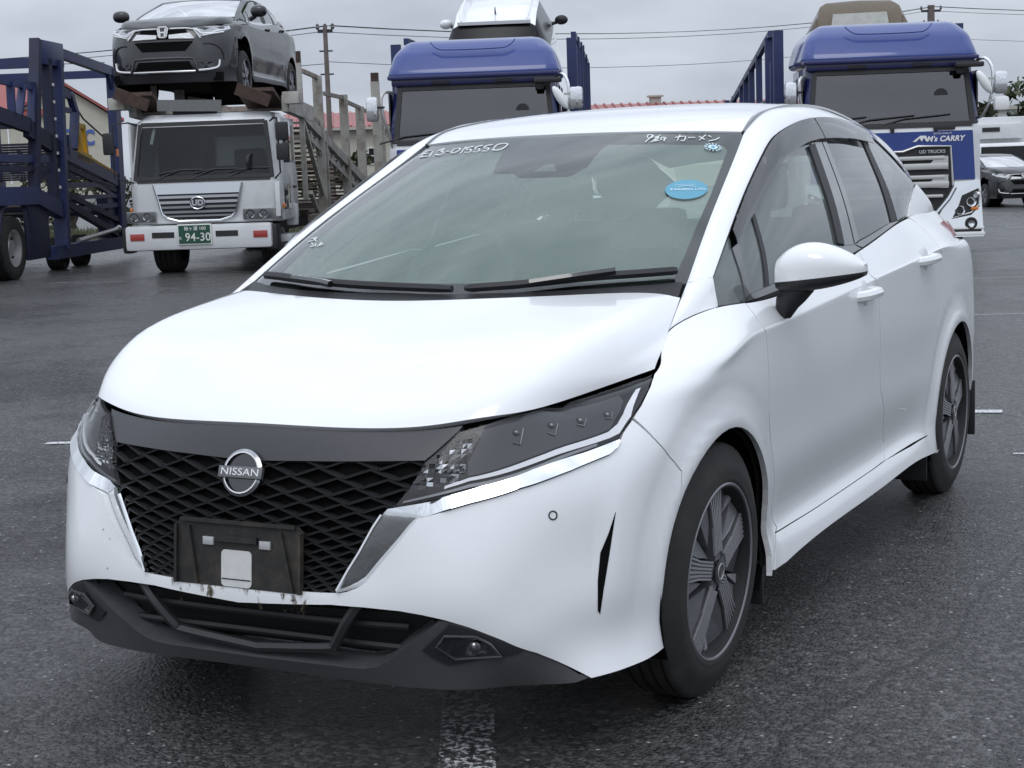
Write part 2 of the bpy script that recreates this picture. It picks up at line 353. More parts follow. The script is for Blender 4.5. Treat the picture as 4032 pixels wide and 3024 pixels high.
# panel outlines and strokes in surface coordinates (u,v)
PANELS={
 'bumper':[(0.0,2.42),(0.826,2.401),(1.182,2.426),(1.286,2.465),(1.414,2.564),(1.518,2.696),(1.654,2.996),(1.928,3.546),(2.165,4.05),(2.913,4.373),(3.796,4.685),(4.876,4.893),(5.684,5.118),(5.878,5.251),(5.957,5.398),(6.066,5.607),(6.33,5.935),(6.758,5.446),(7.117,5.007),(7.377,4.641),(7.506,4.384),(7.431,3.531),(7.33,3.232),(7.246,2.919),(7.179,2.591),(7.13,2.243),(7.1,1.861),(7.088,1.439),(7.094,1.001),(7.118,0.575),(7.16,0.167),(6.6,0.1),(5.95,0.06),(5.3,0.06),(4.689,0.657),(4.396,0.921),(3.691,1.384),(3.01,1.756),(2.632,1.923),(2.284,2.027),(1.958,2.096),(1.515,2.135),(1.096,2.145),(0.0,1.98),(-1.096,2.145),(-1.515,2.135),(-1.958,2.096),(-2.284,2.027),(-2.632,1.923),(-3.01,1.756),(-3.691,1.384),(-4.396,0.921),(-4.689,0.657),(-5.3,0.06),(-5.95,0.06),(-6.6,0.1),(-7.16,0.167),(-7.118,0.575),(-7.094,1.001),(-7.088,1.439),(-7.1,1.861),(-7.13,2.243),(-7.179,2.591),(-7.246,2.919),(-7.33,3.232),(-7.431,3.531),(-7.506,4.384),(-7.377,4.641),(-7.117,5.007),(-6.758,5.446),(-6.33,5.935),(-6.066,5.607),(-5.957,5.398),(-5.878,5.251),(-5.684,5.118),(-4.876,4.893),(-3.796,4.685),(-2.913,4.373),(-2.165,4.05),(-1.928,3.546),(-1.654,2.996),(-1.518,2.696),(-1.414,2.564),(-1.286,2.465),(-1.182,2.426),(-0.826,2.401)],
 'chrome_trim':[(1.182,2.426),(1.286,2.465),(1.414,2.564),(1.518,2.696),(1.654,2.996),(1.928,3.546),(2.165,4.05),(2.913,4.373),(3.796,4.685),(4.876,4.893),(5.684,5.118),(5.878,5.251),(5.957,5.398),(5.941,5.454),(5.125,5.237),(4.026,5.034),(3.095,4.79),(2.325,4.467),(1.764,4.24),(1.708,4.106),(1.617,3.844),(1.45,3.287),(1.324,2.915),(1.196,2.47)],
 'headlight':[(2.603,5.829),(3.265,5.922),(4.005,6.088),(4.967,8.305),(5.995,9.009),(6.834,9.766),(7.382,9.198),(7.043,7.712),(6.626,6.5),(6.333,5.96),(6.068,5.626),(5.941,5.454),(5.125,5.237),(4.026,5.034),(3.095,4.79),(2.325,4.467),(1.764,4.24),(1.796,4.253),(1.997,4.762),(2.149,5.26)],
 'band':[(0.0,6.0),(1.0,6.0),(2.0,6.0),(2.7,5.98),(2.628,5.837),(2.149,5.26),(1.466,5.238),(0.717,5.199),(0.0,5.14),(-0.717,5.199),(-1.466,5.238),(-2.149,5.26),(-2.628,5.837),(-2.7,5.98),(-2.0,6.0),(-1.0,6.0)],
 'grille':[(0.0,5.25),(0.712,5.252),(1.46,5.291),(2.144,5.309),(1.997,4.762),(1.796,4.253),(1.703,4.084),(1.617,3.844),(1.45,3.287),(1.324,2.915),(1.196,2.459),(0.826,2.401),(0.0,2.42),(-0.826,2.401),(-1.196,2.459),(-1.324,2.915),(-1.45,3.287),(-1.617,3.844),(-1.703,4.084),(-1.796,4.253),(-1.997,4.762),(-2.144,5.309),(-1.46,5.291),(-0.712,5.252)],
 'lip':[(0.0,0.36),(0.942,0.405),(1.164,0.398),(1.393,0.428),(1.552,0.511),(1.72,0.717),(1.928,1.061),(2.25,1.501),(2.507,1.87),(2.632,1.923),(3.01,1.756),(3.691,1.384),(4.396,0.921),(4.689,0.657),(5.095,0.209),(5.3,0.1),(5.0,0.02),(4.0,0.0),(3.0,0.0),(2.0,0.0),(1.0,0.0),(0.0,0.0),(-1.0,0.0),(-2.0,0.0),(-3.0,0.0),(-4.0,0.0),(-5.0,0.02),(-5.3,0.1),(-5.095,0.209),(-4.689,0.657),(-4.396,0.921),(-3.691,1.384),(-3.01,1.756),(-2.632,1.923),(-2.507,1.87),(-2.25,1.501),(-1.928,1.061),(-1.72,0.717),(-1.552,0.511),(-1.393,0.428),(-1.164,0.398),(-0.942,0.405)],
 'intake':[(0.0,1.98),(1.096,2.145),(1.515,2.135),(1.958,2.096),(2.284,2.027),(2.556,1.884),(2.25,1.501),(1.928,1.061),(1.72,0.717),(1.552,0.511),(1.393,0.428),(1.164,0.398),(0.942,0.405),(0.0,0.36),(-0.942,0.405),(-1.164,0.398),(-1.393,0.428),(-1.552,0.511),(-1.72,0.717),(-1.928,1.061),(-2.25,1.501),(-2.556,1.884),(-2.284,2.027),(-1.958,2.096),(-1.515,2.135),(-1.096,2.145)],
 'fog':[(2.221,1.118),(2.381,1.373),(2.682,1.814),(3.004,1.687),(3.691,1.326),(4.136,1.054),(4.039,1.005),(3.242,0.901),(2.601,0.725),(2.375,0.9)],
 'fender':[(7.383,9.118),(8.027,9.873),(8.3,9.97),(8.6,9.98),(9.0,9.99),(9.3,9.99),(9.6,9.99),(9.8,9.99),(10.0,9.99),(10.054,9.985),(10.755,9.945),(10.657,9.066),(10.559,7.84),(10.628,7.006),(10.664,6.449),(10.724,4.905),(10.976,3.169),(11.217,1.517),(11.054,1.139),(10.839,0.541),(10.703,0.0),(10.769,0.683),(10.782,1.422),(10.768,2.07),(10.727,2.474),(10.656,2.822),(10.553,3.17),(10.417,3.537),(10.248,3.903),(10.055,4.234),(9.855,4.511),(9.651,4.723),(9.441,4.869),(9.222,4.949),(8.989,4.968),(8.736,4.93),(8.47,4.836),(8.207,4.682),(7.967,4.467),(7.76,4.195),(7.582,3.88),(7.431,3.531),(7.506,4.384),(7.377,4.641),(7.117,5.007),(6.758,5.446),(6.377,5.929),(6.333,5.96),(6.626,6.5),(7.043,7.712)],
 'front_door':[(10.744,9.919),(11.433,9.774),(12.266,9.783),(12.959,9.832),(13.623,9.969),(13.521,8.546),(13.668,6.533),(13.717,5.103),(13.784,3.825),(14.191,1.979),(14.077,1.221),(13.694,1.181),(12.82,1.181),(12.049,1.204),(11.166,1.304),(11.217,1.517),(10.976,3.169),(10.724,4.905),(10.664,6.449),(10.628,7.006),(10.559,7.84),(10.657,9.066)],
 'rear_door':[(13.623,9.969),(14.408,9.985),(15.202,9.995),(15.646,10.0),(15.846,9.704),(15.92,9.148),(15.942,8.416),(15.933,6.728),(15.931,5.985),(15.755,5.325),(15.889,3.908),(15.797,3.442),(15.725,2.987),(15.673,2.564),(15.643,2.101),(15.634,1.399),(15.646,0.536),(15.518,1.108),(14.067,1.186),(14.191,1.979),(13.784,3.825),(13.717,5.103),(13.668,6.533),(13.521,8.546)],
 'sill':[(11.137,1.289),(12.049,1.204),(12.82,1.181),(13.694,1.181),(14.074,1.209),(14.871,1.05),(15.518,1.073),(15.723,0.768),(15.798,0.0),(16.0,0.08),(15.0,0.05),(14.0,0.05),(13.0,0.05),(12.0,0.05),(11.2,0.05),(10.839,0.172)],
 'quarter':[(15.666,10.0),(17.4,10.0),(18.0,10.0),(18.6,10.0),(19.0,9.2),(19.0,8.0),(19.0,6.0),(19.2,4.0),(19.2,2.0),(19.2,0.05),(18.5,0.05),(18.065,0.191),(18.105,0.917),(18.111,1.752),(18.079,2.327),(18.01,2.774),(17.913,3.209),(17.794,3.663),(17.66,4.082),(17.513,4.427),(17.355,4.705),(17.19,4.908),(17.015,5.015),(16.833,5.008),(16.649,4.89),(16.471,4.678),(16.305,4.392),(16.158,4.039),(16.034,3.616),(15.934,3.161),(15.86,2.728),(15.813,2.282),(15.793,1.685),(15.8,0.808),(15.833,0.073),(15.723,0.665),(15.646,0.536),(15.634,1.399),(15.643,2.101),(15.673,2.564),(15.725,2.987),(15.797,3.442),(15.889,3.908),(15.755,5.325),(15.931,5.985),(15.933,6.728),(15.942,8.416),(15.92,9.148),(15.846,9.704)],
 'tail':[(19.0,0.05),(21.0,0.05),(21.0,10.0),(19.0,10.0)],
 'fender_top':[(0,0),(0,1),(0,2),(0,3),(0,4),(0,5),(0.5,5),(1,5),(1,4),(1,3),(1,2),(1,1),(1,0),(0.5,0)],
 'pillar':[(1.0,3.03),(2.0,3.0),(3.0,3.0),(4.0,3.0),(5.0,3.0),(6.0,3.0),(7.0,3.0),(8.0,3.0),(9.0,3.0),(10.0,3.0),(11.0,3.0),(12.0,3.0),(10.452,0.716),(10.079,0.316),(9.72,0.0),(11.0,0.0),(12.0,0.0),(13.0,0.0),(13.0,3.0),(13.0,5.0),(12.0,5.0),(11.0,5.0),(10.0,5.0),(9.0,5.0),(8.0,5.0),(7.0,5.0),(6.0,5.0),(5.0,5.0),(4.0,5.0),(3.0,5.0),(2.0,5.0),(1.0,5.0),(1.0,4.0)],
 'visor_front':[(2.0,2.93),(3.0,2.97),(4.0,2.97),(5.0,2.97),(6.0,2.97),(6.857,2.963),(6.889,2.383),(5.9,2.42),(5.095,2.394),(3.869,2.349),(2.905,2.26),(1.936,2.287)],
 'visor_rear':[(6.897,2.959),(7.975,2.952),(8.884,2.901),(9.154,2.83),(9.06,2.385),(8.458,2.334),(7.696,2.33),(6.916,2.381)],
 'glass_sail':[(1.03,2.93),(1.951,2.995),(1.861,2.343),(2.048,0.046),(1.03,0.08),(1.02,1.5)],
 'frame_strip':[(1.874,2.343),(2.126,2.168),(2.192,0.231),(2.049,0.064)],
 'glass_front':[(2.154,2.178),(2.843,2.375),(4.111,2.559),(5.38,2.809),(6.719,2.887),(6.221,2.323),(5.924,0.326),(6.185,0.231),(3.164,0.21),(2.193,0.239)],
 'bpillar_front':[(6.719,2.887),(7.068,2.928),(6.881,2.336),(6.717,0.14),(6.185,0.231),(5.924,0.326),(6.221,2.323)],
 'bpillar_rear':[(7.116,2.925),(7.441,2.861),(7.11,2.269),(7.003,0.175),(6.765,0.145),(6.921,2.333)],
 'glass_rear':[(7.463,2.861),(8.325,2.93),(8.73,2.807),(8.664,2.386),(8.533,0.094),(8.436,0.11),(7.022,0.165),(7.133,2.267)],
 'cpillar_trim':[(8.738,2.791),(9.103,2.77),(8.907,2.299),(8.925,0.034),(8.567,0.098),(8.691,2.392)],
 'glass_quarter':[(9.193,2.822),(9.772,2.8),(10.771,2.62),(11.9,2.93),(10.411,0.698),(10.034,0.308),(9.68,0.05),(8.983,0.034),(8.939,2.306)],
 'belt_trim_front':[(1.05,0.12),(2.048,0.046),(2.193,0.239),(3.164,0.21),(4.765,0.198),(6.185,0.231),(6.717,0.14),(7.0,0.0),(6.0,0.0),(5.0,0.0),(4.0,0.0),(3.0,0.0),(2.0,0.0),(1.05,0.0)],
 'belt_trim_rear':[(6.758,0.136),(7.016,0.156),(8.436,0.11),(8.975,0.021),(9.606,0.039),(10.0,0.0),(9.0,0.0),(8.0,0.0),(7.05,0.0)],
 'frit_inner':[(-2.985,0.252),(-2.671,0.201),(-0.904,0.276),(1.18,0.248),(3.588,0.128),(3.654,0.151),(3.719,0.586),(3.755,1.94),(3.663,3.379),(3.459,3.573),(1.012,3.646),(1.019,3.287),(1.081,2.854),(0.929,2.564),(0.164,2.557),(-0.014,2.698),(-0.38,2.722),(-0.858,3.738),(-1.576,3.597),(-2.533,3.382),(-2.839,2.335),(-3.067,1.334),(-3.096,0.58)],
 'sticker_oval':[(3.617,2.074),(3.629,2.015),(3.612,1.96),(3.569,1.909),(3.503,1.867),(3.419,1.835),(3.322,1.814),(3.219,1.806),(3.115,1.809),(3.016,1.825),(2.926,1.852),(2.847,1.89),(2.782,1.935),(2.733,1.987),(2.702,2.043),(2.689,2.1),(2.696,2.156),(2.723,2.208),(2.769,2.252),(2.833,2.288),(2.913,2.312),(3.006,2.323),(3.11,2.32),(3.219,2.304),(3.327,2.276),(3.428,2.236),(3.513,2.187),(3.578,2.132)],
 'drl':[(1.949,4.483),(2.874,4.892),(4.284,5.189),(5.777,5.539),(6.002,5.621),(6.346,6.094),(6.859,8.057),(6.725,8.044),(6.161,6.231),(5.975,5.889),(5.722,5.692),(4.278,5.276),(2.87,4.955),(1.984,4.561)],
 'drl2':[(1.925,4.373),(2.884,4.76),(4.292,5.078),(5.452,5.369),(5.456,5.441),(4.288,5.137),(2.879,4.825),(1.937,4.423)],
 'lamp_house':[(2.892,5.763),(3.748,5.854),(4.909,7.245),(6.22,7.969),(6.27,7.139),(6.093,6.369),(5.79,5.787),(5.387,5.647),(4.276,5.311),(2.847,4.983),(2.829,5.226),(3.022,5.627)],
 'lamp_crystal':[(2.694,5.636),(2.888,5.634),(2.821,5.332),(2.708,4.914),(2.075,4.673),(2.02,4.71),(2.099,4.96),(2.284,5.279)],
 'curtain':[(5.88,3.859),(5.739,3.421),(5.583,3.034),(5.543,2.459),(5.558,1.759),(5.604,1.663),(5.657,2.207),(5.751,2.878)],
 'tail_lamp':[(17.42,9.4),(17.8,9.32),(18.3,9.25),(18.8,9.0),(18.8,8.3),(18.1,8.35),(17.8,8.75)],
 'run_a':[(2.85,2.225),(2.969,2.199),(2.971,0.217),(2.837,0.231)],
 'run_b':[(6.054,2.355),(6.415,2.364),(6.189,0.238),(5.92,0.327)],
 'stain2':[(0.408,2.365),(0.438,2.371),(0.434,2.242),(0.415,2.278)],
 'stain3':[(0.626,2.383),(0.686,2.372),(0.668,2.225),(0.643,2.254)],
 'stain4':[(0.725,2.379),(0.857,2.368),(0.812,2.195),(0.77,2.221)],
}
LINES={"hand_number":[[[-3.025,3.693],[-3.283,3.649],[-3.141,3.477],[-3.117,3.427],[-2.779,3.435]],[[-3.237,3.561],[-2.975,3.574]],[[-2.851,3.636],[-2.633,3.406]],[[-2.613,3.618],[-2.474,3.707],[-2.454,3.592],[-2.303,3.557],[-2.276,3.434],[-2.507,3.469]],[[-2.216,3.562],[-2.129,3.563]],[[-2.02,3.514],[-2.066,3.651],[-1.917,3.659],[-1.827,3.558],[-1.864,3.472],[-1.98,3.492],[-2.02,3.514]],[[-1.785,3.692],[-1.664,3.422]],[[-1.571,3.693],[-1.685,3.651],[-1.643,3.574],[-1.569,3.583],[-1.464,3.518],[-1.48,3.456],[-1.597,3.468]],[[-1.354,3.704],[-1.465,3.662],[-1.426,3.578],[-1.342,3.576],[-1.257,3.514],[-1.276,3.463],[-1.377,3.474]],[[-1.141,3.717],[-1.251,3.675],[-1.224,3.589],[-1.147,3.591],[-1.07,3.53],[-1.085,3.472],[-1.175,3.481]],[[-0.97,3.519],[-1.026,3.693],[-0.909,3.738],[-0.804,3.698],[-0.763,3.551],[-0.811,3.468],[-0.924,3.48],[-0.97,3.519]]],"hand_date":[[[1.758,3.858],[1.666,3.879],[1.695,3.77],[1.777,3.768],[1.758,3.858],[1.735,3.594]],[[1.89,3.874],[1.848,3.591]],[[1.829,3.767],[1.881,3.81],[1.912,3.702],[1.875,3.634],[1.964,3.651]],[[2.04,3.763],[1.962,3.764],[1.988,3.682],[2.055,3.712],[2.04,3.763],[2.069,3.618]],[[2.23,3.76],[2.415,3.804],[2.454,3.645],[2.388,3.646]],[[2.284,3.869],[2.314,3.646]],[[2.494,3.759],[2.65,3.76]],[[2.85,3.872],[2.778,3.659]],[[2.723,3.805],[2.903,3.679]],[[2.934,3.84],[3.023,3.789]],[[3.252,3.767],[3.171,3.682],[3.021,3.629]]],"hand_mark":[[[-3.247,1.002],[-3.009,1.031]],[[-3.239,0.931],[-3.026,0.967],[-2.996,1.047]],[[-3.082,1.012],[-2.82,0.963]],[[-2.956,0.923],[-2.796,0.885]],[[-2.818,0.839],[-2.66,0.869],[-2.725,0.911]],[[-2.538,0.867],[-2.443,0.909],[-2.562,0.941],[-2.516,0.891]]],"tow":[[[6.764,2.071],[6.83,2.151],[6.993,2.109],[2.071,3.237],[7.237,1.844],[1.918,3.059],[7.277,1.201],[7.269,0.898],[7.226,0.751],[1.943,2.373],[6.85,0.965],[6.737,1.147],[6.709,1.406],[6.731,1.81]]],"sensor":[[[4.665,3.959],[4.658,3.913],[4.628,3.881],[4.586,3.873],[4.541,3.891],[4.505,3.929],[4.489,3.979],[4.496,4.027],[4.525,4.059],[4.568,4.067],[4.614,4.049],[4.649,4.009]]],"led":[[[3.675,5.64],[4.393,5.798],[5.035,6.104],[5.72,6.307]]],"intake_frame":[[[0.145,0.55],[0.902,0.805],[1.03,0.971],[1.222,1.624],[1.396,2.173]]],"fog_led":[[[3.11,1.308]]],"fog_ring":[[[2.451,1.263],[2.602,1.562],[3.146,1.548],[3.441,1.329],[3.691,1.005],[2.722,0.937]]],"cam_cover":[[[0.076,2.635],[-0.028,2.872],[-0.015,3.413],[0.735,3.563],[1.071,3.208],[0.989,2.615],[0.753,2.518],[0.194,2.546]]],"cam_tri":[[[0.302,2.692],[0.398,2.919],[0.512,2.927],[0.682,2.685]]],"sun":[[[3.221,3.374]]],"stain":[[[0.685,2.386],[0.624,2.387],[0.596,2.313],[0.628,2.214],[0.662,2.276]],[[0.213,2.411],[0.136,2.404],[0.137,2.257],[0.162,2.331],[0.199,2.313]]]}

# ------------------------------------------------------------------ body panels cut from the spline surfaces
def panel(name,mtl,parent,surf,poly,gap=.0,off=0.,thick=.012,h=.022,mirror=False,both=False,label=None,extra=None,rim=True,post=None,realn=False):
    """sheet-metal panel: polygon in (u,v) of a spline surface, meshed finely, with folded-in edges.
    both: one mesh holding the panel and its mirror image; mirror: the image alone"""
    pts=np.array(poly,float)
    e=1e-2
    def met(p):
        u,v=p[:,0],p[:,1]
        return np.linalg.norm(surf(u+e,v)-surf(u-e,v),axis=1)/(2*e),np.linalg.norm(surf(u,v+e)-surf(u,v-e),axis=1)/(2*e)
    su,sv=met(pts); SU,SV=max(su.mean(),.02),max(sv.mean(),.01)
    # resample edges
    out=[]
    for i in range(len(pts)):
        a,b=pts[i],pts[(i+1)%len(pts)]
        L=np.linalg.norm(surf(*[np.array([c]) for c in a])-surf(*[np.array([c]) for c in b]))
        n=max(1,int(math.ceil(L/h)))
        for k in range(n): out.append(a+(b-a)*k/n)
    B=np.array(out)
    area=.5*np.sum(B[:,0]*np.roll(B[:,1],-1)-np.roll(B[:,0],-1)*B[:,1])
    if area<0: B=B[::-1]
    if gap>0:
        su,sv=met(B); su=np.maximum(su,.01);sv=np.maximum(sv,.01)
        q=B; d1=(q-np.roll(q,1,0)); d2=(np.roll(q,-1,0)-q)
        def nn(d):
            t=np.stack([d[:,0]*su,d[:,1]*sv],1); t/=np.linalg.norm(t,axis=1)[:,None]+1e-12
            return np.stack([-t[:,1],t[:,0]],1)
        n1,n2=nn(d1),nn(d2); m=n1+n2; m/=np.linalg.norm(m,axis=1)[:,None]+1e-9
        c=np.clip((m*n1).sum(1),.45,1)
        B=B+np.stack([m[:,0]/su,m[:,1]/sv],1)*(gap/c)[:,None]
    SX=np.array([SU,SV]); T=B*SX
    lo,hi=T.min(0),T.max(0)
    gx,gy=np.meshgrid(np.arange(lo[0]+h*.5,hi[0],h),np.arange(lo[1]+h*.5,hi[1],h),indexing='ij')
    G=np.stack([gx.ravel(),gy.ravel()],1)
    # inside test and margin
    a=T;b=np.roll(T,-1,0); ins=np.zeros(len(G),bool); dist=np.full(len(G),1e9)
    for p,q in zip(a,b):
        cond=(p[1]>G[:,1])!=(q[1]>G[:,1])
        if abs(q[1]-p[1])>1e-12: ins^=cond&(G[:,0]<(q[0]-p[0])*(G[:,1]-p[1])/(q[1]-p[1])+p[0])
        d=q-p; t=np.clip(((G-p)@d)/(d@d+1e-15),0,1); dist=np.minimum(dist,np.linalg.norm(G-p-t[:,None]*d,axis=1))
    G=G[ins&(dist>h*.45)]
    allp=np.concatenate([T,G]); n=len(T)
    vo,eo,fo,_,_,_=delaunay_2d_cdt([Vector(p) for p in allp],[(i,(i+1)%n) for i in range(n)],[],1,1e-7)
    V=np.array([v[:] for v in vo])/SX
    P=surf(V[:,0],V[:,1]); NN=surf.nrm(V[:,0],V[:,1])
    P=P+NN*off
    if post is not None: P=post(P,V)
    F=[tuple(f) for f in fo]
    if len(F):   # orientation outward = surface normal
        f=np.array([x[:3] for x in F]); fn=np.cross(P[f[:,1]]-P[f[:,0]],P[f[:,2]]-P[f[:,0]])
        s=np.einsum('ij,ij->i',fn,NN[f[:,0]])
        F=[x if s_>0 else x[::-1] for x,s_ in zip(F,s)]
    verts=[P]; norms=[]
    faces=list(F); fl=[('s',)]*len(F)
    nv=len(P)
    if rim and thick>0:
        from collections import Counter
        ec=Counter()
        for x in F:
            for i in range(len(x)): ec[(x[i],x[(i+1)%len(x)])]+=1
        be=[k for k in ec if (k[1],k[0]) not in ec]
        mp={}
        add=[];
        def vid(i,j):
            if (i,j) not in mp: mp[(i,j)]=nv+len(add); add.append(P[i]-NN[i]*thick*j)
            return mp[(i,j)]
        for a,b in be:
            faces.append((b,a,vid(a,1),vid(b,1)))
        if add: verts.append(np.array(add))
    VV=np.concatenate(verts)
    if realn and len(F):
        NN=np.zeros_like(P); f=np.array([x[:3] for x in F]); fn=np.cross(P[f[:,1]]-P[f[:,0]],P[f[:,2]]-P[f[:,0]])
        for j in range(3): np.add.at(NN,f[:,j],fn)
        NN/=np.linalg.norm(NN,axis=1)[:,None]+1e-15
    ln=[]
    for k,x in enumerate(faces):
        if k<len(F): ln+=[NN[i] for i in x]
        else:
            p=VV[list(x)]; fnn=np.cross(p[1]-p[0],p[2]-p[0]); fnn/=np.linalg.norm(fnn)+1e-12
            ln+=[fnn]*len(x)
    def emit(V,faces,ln,nm):
        me=bpy.data.meshes.new(nm); me.from_pydata(V.tolist(),[],[list(x) for x in faces]); me.update()
        ms=mtl if isinstance(mtl,(list,tuple)) else [mtl]
        for m in ms: me.materials.append(m)
        me.polygons.foreach_set('use_smooth',[True]*len(me.polygons))
        if len(ms)>1: me.polygons.foreach_set('material_index',[0 if k<len(F) else 1 for k in range(len(me.polygons))][:len(me.polygons)])
        me.normals_split_custom_set([tuple(x) for x in ln])
        o=bpy.data.objects.new(nm,me); COL.objects.link(o)
        if parent: o.parent=parent
        if label: o['label']=label
        return o
    Mx=VV*[-1,1,1]; mf=[tuple(reversed(x)) for x in faces]
    mln=[];k=0
    for x in faces:
        mln+=[np.array(q)*[-1,1,1] for q in reversed(ln[k:k+len(x)])]; k+=len(x)
    if both:
        nF=len(F)
        allf=list(F)+[tuple(i+len(VV) for i in x) for x in mf[:nF]]+faces[nF:]+[tuple(i+len(VV) for i in x) for x in mf[nF:]]
        c1=sum(len(x) for x in F)
        al=ln[:c1]+mln[:c1]+ln[c1:]+mln[c1:]
        return emit(np.concatenate([VV,Mx]),allf,al,name)
    if mirror: return emit(Mx,mf,mln,name)
    return emit(VV,faces,ln,name)

# ------------------------------------------------------------------ the white hatchback
white=mat('white_paint',(.82,.83,.84),.28,coat=1,noise=.012,nscale=3)
blackp=mat('black_plastic',(.018,.018,.02),.55,bump=.25,bscale=600)
darkgrey=mat('dark_grey_plastic',(.062,.063,.067),.5,noise=.06,nscale=30,bump=.3,bscale=700)
satin=mat('satin_grey_panel',(.045,.045,.05),.32,bump=.08,bscale=900,noise=.08,nscale=120)
gloss=mat('gloss_black',(.012,.012,.014),.12,coat=1)
void=mat('shadow_black',(.004,.004,.004),.9,spec=.1)
chrome=mat('chrome',(.78,.79,.80),.07,1)
darkchrome=mat('dark_chrome',(.35,.36,.37),.12,1)
rubber=mat('tyre_rubber',(.021,.020,.019),.8,noise=.25,nscale=14,bump=.3,bscale=300,dirt=(.045,.040,.034),dscale=7,damt=.4)
smoke=glassmat('smoke_acrylic',(.24,.23,.24),1.7,rough=.12,boost=.02)
screeng=glassmat('screen_glass',(.82,.92,.87),1.6)
sideg2=glassmat('side_glass_misted',(.40,.47,.45),1.6,boost=.02,haze=(.34,.40,.385),hf=.26)
mist=glassmat('misted_inside',(.97,1,.99),1.05,haze=(.72,.84,.79),hf=.29)
sideg=glassmat('side_glass',(.66,.74,.70),1.6,boost=.02,haze=(.4,.47,.45),hf=.07)
privacy=glassmat('privacy_glass',(.10,.105,.11),1.75,boost=.05,haze=(.24,.25,.265),hf=.22)
lens=glassmat('lamp_lens',(.95,.95,.96),1.24)
frit=mat('black_ceramic',(.02,.019,.021),.5)
trimgrey=mat('window_trim',(.06,.06,.063),.25,coat=1)
car=empty('hatchback_car',(0,0,0),0,'white five-door hatchback with black grille and empty plate holder parked in the foreground','car')
def PN(name,key,m,surf,parent=car,both=False,**kw):
    o=panel(name,m,parent,surf,PANELS[key],**kw)
    if both:
        kw2=dict(kw); kw2['mirror']=True
        o2=panel(name,m,parent,surf,PANELS[key],**kw2)
        return o,o2
    return o
G=.0025
PN('front_bumper','bumper',white,LOWER,gap=.0012,h=.02,thick=.02)
for k in('fender','front_door','rear_door','sill','quarter'):
    PN({'fender':'front_fender','quarter':'rear_fender','sill':'side_sill'}.get(k,k),k,white,LOWER,both=True,gap=0 if k=='quarter' else G if k!='sill' else 0,thick=.016,h=.02)
PN('fender_top','fender_top',white,FTOP,both=True,thick=.01,h=.03)
PN('roof_rail','pillar',white,UPPER,both=True,gap=.0,thick=.014,h=.018)
panel('bonnet',white,car,BONNET,[(-6,0),(-5,0),(-4,0),(-3,0),(-2,0),(-1,0),(0,0),(1,0),(2,0),(3,0),(4,0),(5,0),(6,0),(6,1),(6,2),(6,3),(6,4),(6,5),(5,5),(4,5),(3,5),(2,5),(1,5),(0,5),(-1,5),(-2,5),(-3,5),(-4,5),(-5,5),(-6,5),(-6,4),(-6,3),(-6,2),(-6,1)],gap=.002,thick=.018,h=.022)
panel('roof',white,car,ROOF,[(-3.93,0),(-3,0),(-2,0),(-1,0),(0,0),(1,0),(2,0),(3,0),(3.93,0)]+[(3.93,k) for k in range(1,9)]+[(k,8) for k in(3,2,1,0,-1,-2,-3,-3.93)]+[(-3.93,k) for k in range(7,0,-1)],gap=.001,thick=.012,h=.03)
for sg in(1,-1):
    m=MB(); P=ROOF(np.full(30,3.985*sg),np.linspace(0,7.6,30)); m.tube([p+np.array([0,0,-.003]) for p in P],.0085,trimgrey,6); m.build('roof_moulding',car)
panel('tailgate',white,car,LOWER,[(19.02,.05),(20,.05),(21,.05),(21,8.5),(20,8.6),(19.02,10)],h=.04)
panel('tailgate',white,car,LOWER,[(19.02,.05),(20,.05),(21,.05),(21,8.5),(20,8.6),(19.02,10)],h=.04,mirror=True)
# inner black shell behind the gaps, with the wheel openings left free
def uv_arch(cy,u0,u1,r=.335):
    us,vs=np.meshgrid(np.linspace(u0,u1,70),np.linspace(0,7,70),indexing='ij');us=us.ravel();vs=vs.ravel();Q=LOWER(us,vs);o=[]
    for a in np.linspace(R(-12),R(192),18):
        y=cy+r*math.cos(a);z=max(.2,.305+r*math.sin(a)); k=np.argmin((Q[:,1]-y)**2+(Q[:,2]-z)**2); o.append((us[k],vs[k]))
    return o
fa=uv_arch(0,6,12.3);ra=uv_arch(2.58,14,19)
shell=[(0,2.0),(2.3,2.0),(2.9,.9),(3.4,.1),(5.5,.2)]+fa[::-1]+[(11.6,.1),(14,.1)]+ra[::-1]+[(19,.1),(21,.1),(21,9.9),(18,9.8),(14,9.8),(11,9.8),(10,9.6),(8.4,9.4),(6.5,8.5),(4.5,6.5),(3,5.9),(0,5.9)]
for mi in(False,True): panel('inner_shell',void,car,LOWER,shell,off=-.024,thick=.002,h=.04,rim=False,mirror=mi)
# wheel arch liners
for cy in(0,2.58):
    for sg in(1,-1):
        m=MB();vs=[];fs=[]
        n=24
        for i in range(n+1):
            a=R(-25+230*i/n); y=cy+.354*math.cos(a);z=max(.17,.305+.354*math.sin(a))
            vs+=[(sg*.815,y,z),(sg*.50,y,z)]
        fs=[(2*i,2*i+1,2*i+3,2*i+2) for i in range(n)]
        k=len(vs); vs+=[(sg*.52,cy-.4,.15),(sg*.52,cy+.4,.15),(sg*.52,cy+.4,.75),(sg*.52,cy-.4,.75)]; fs.append((k,k+1,k+2,k+3))
        m.add(vs,fs,void); m.build('wheel_arch_liner',car)
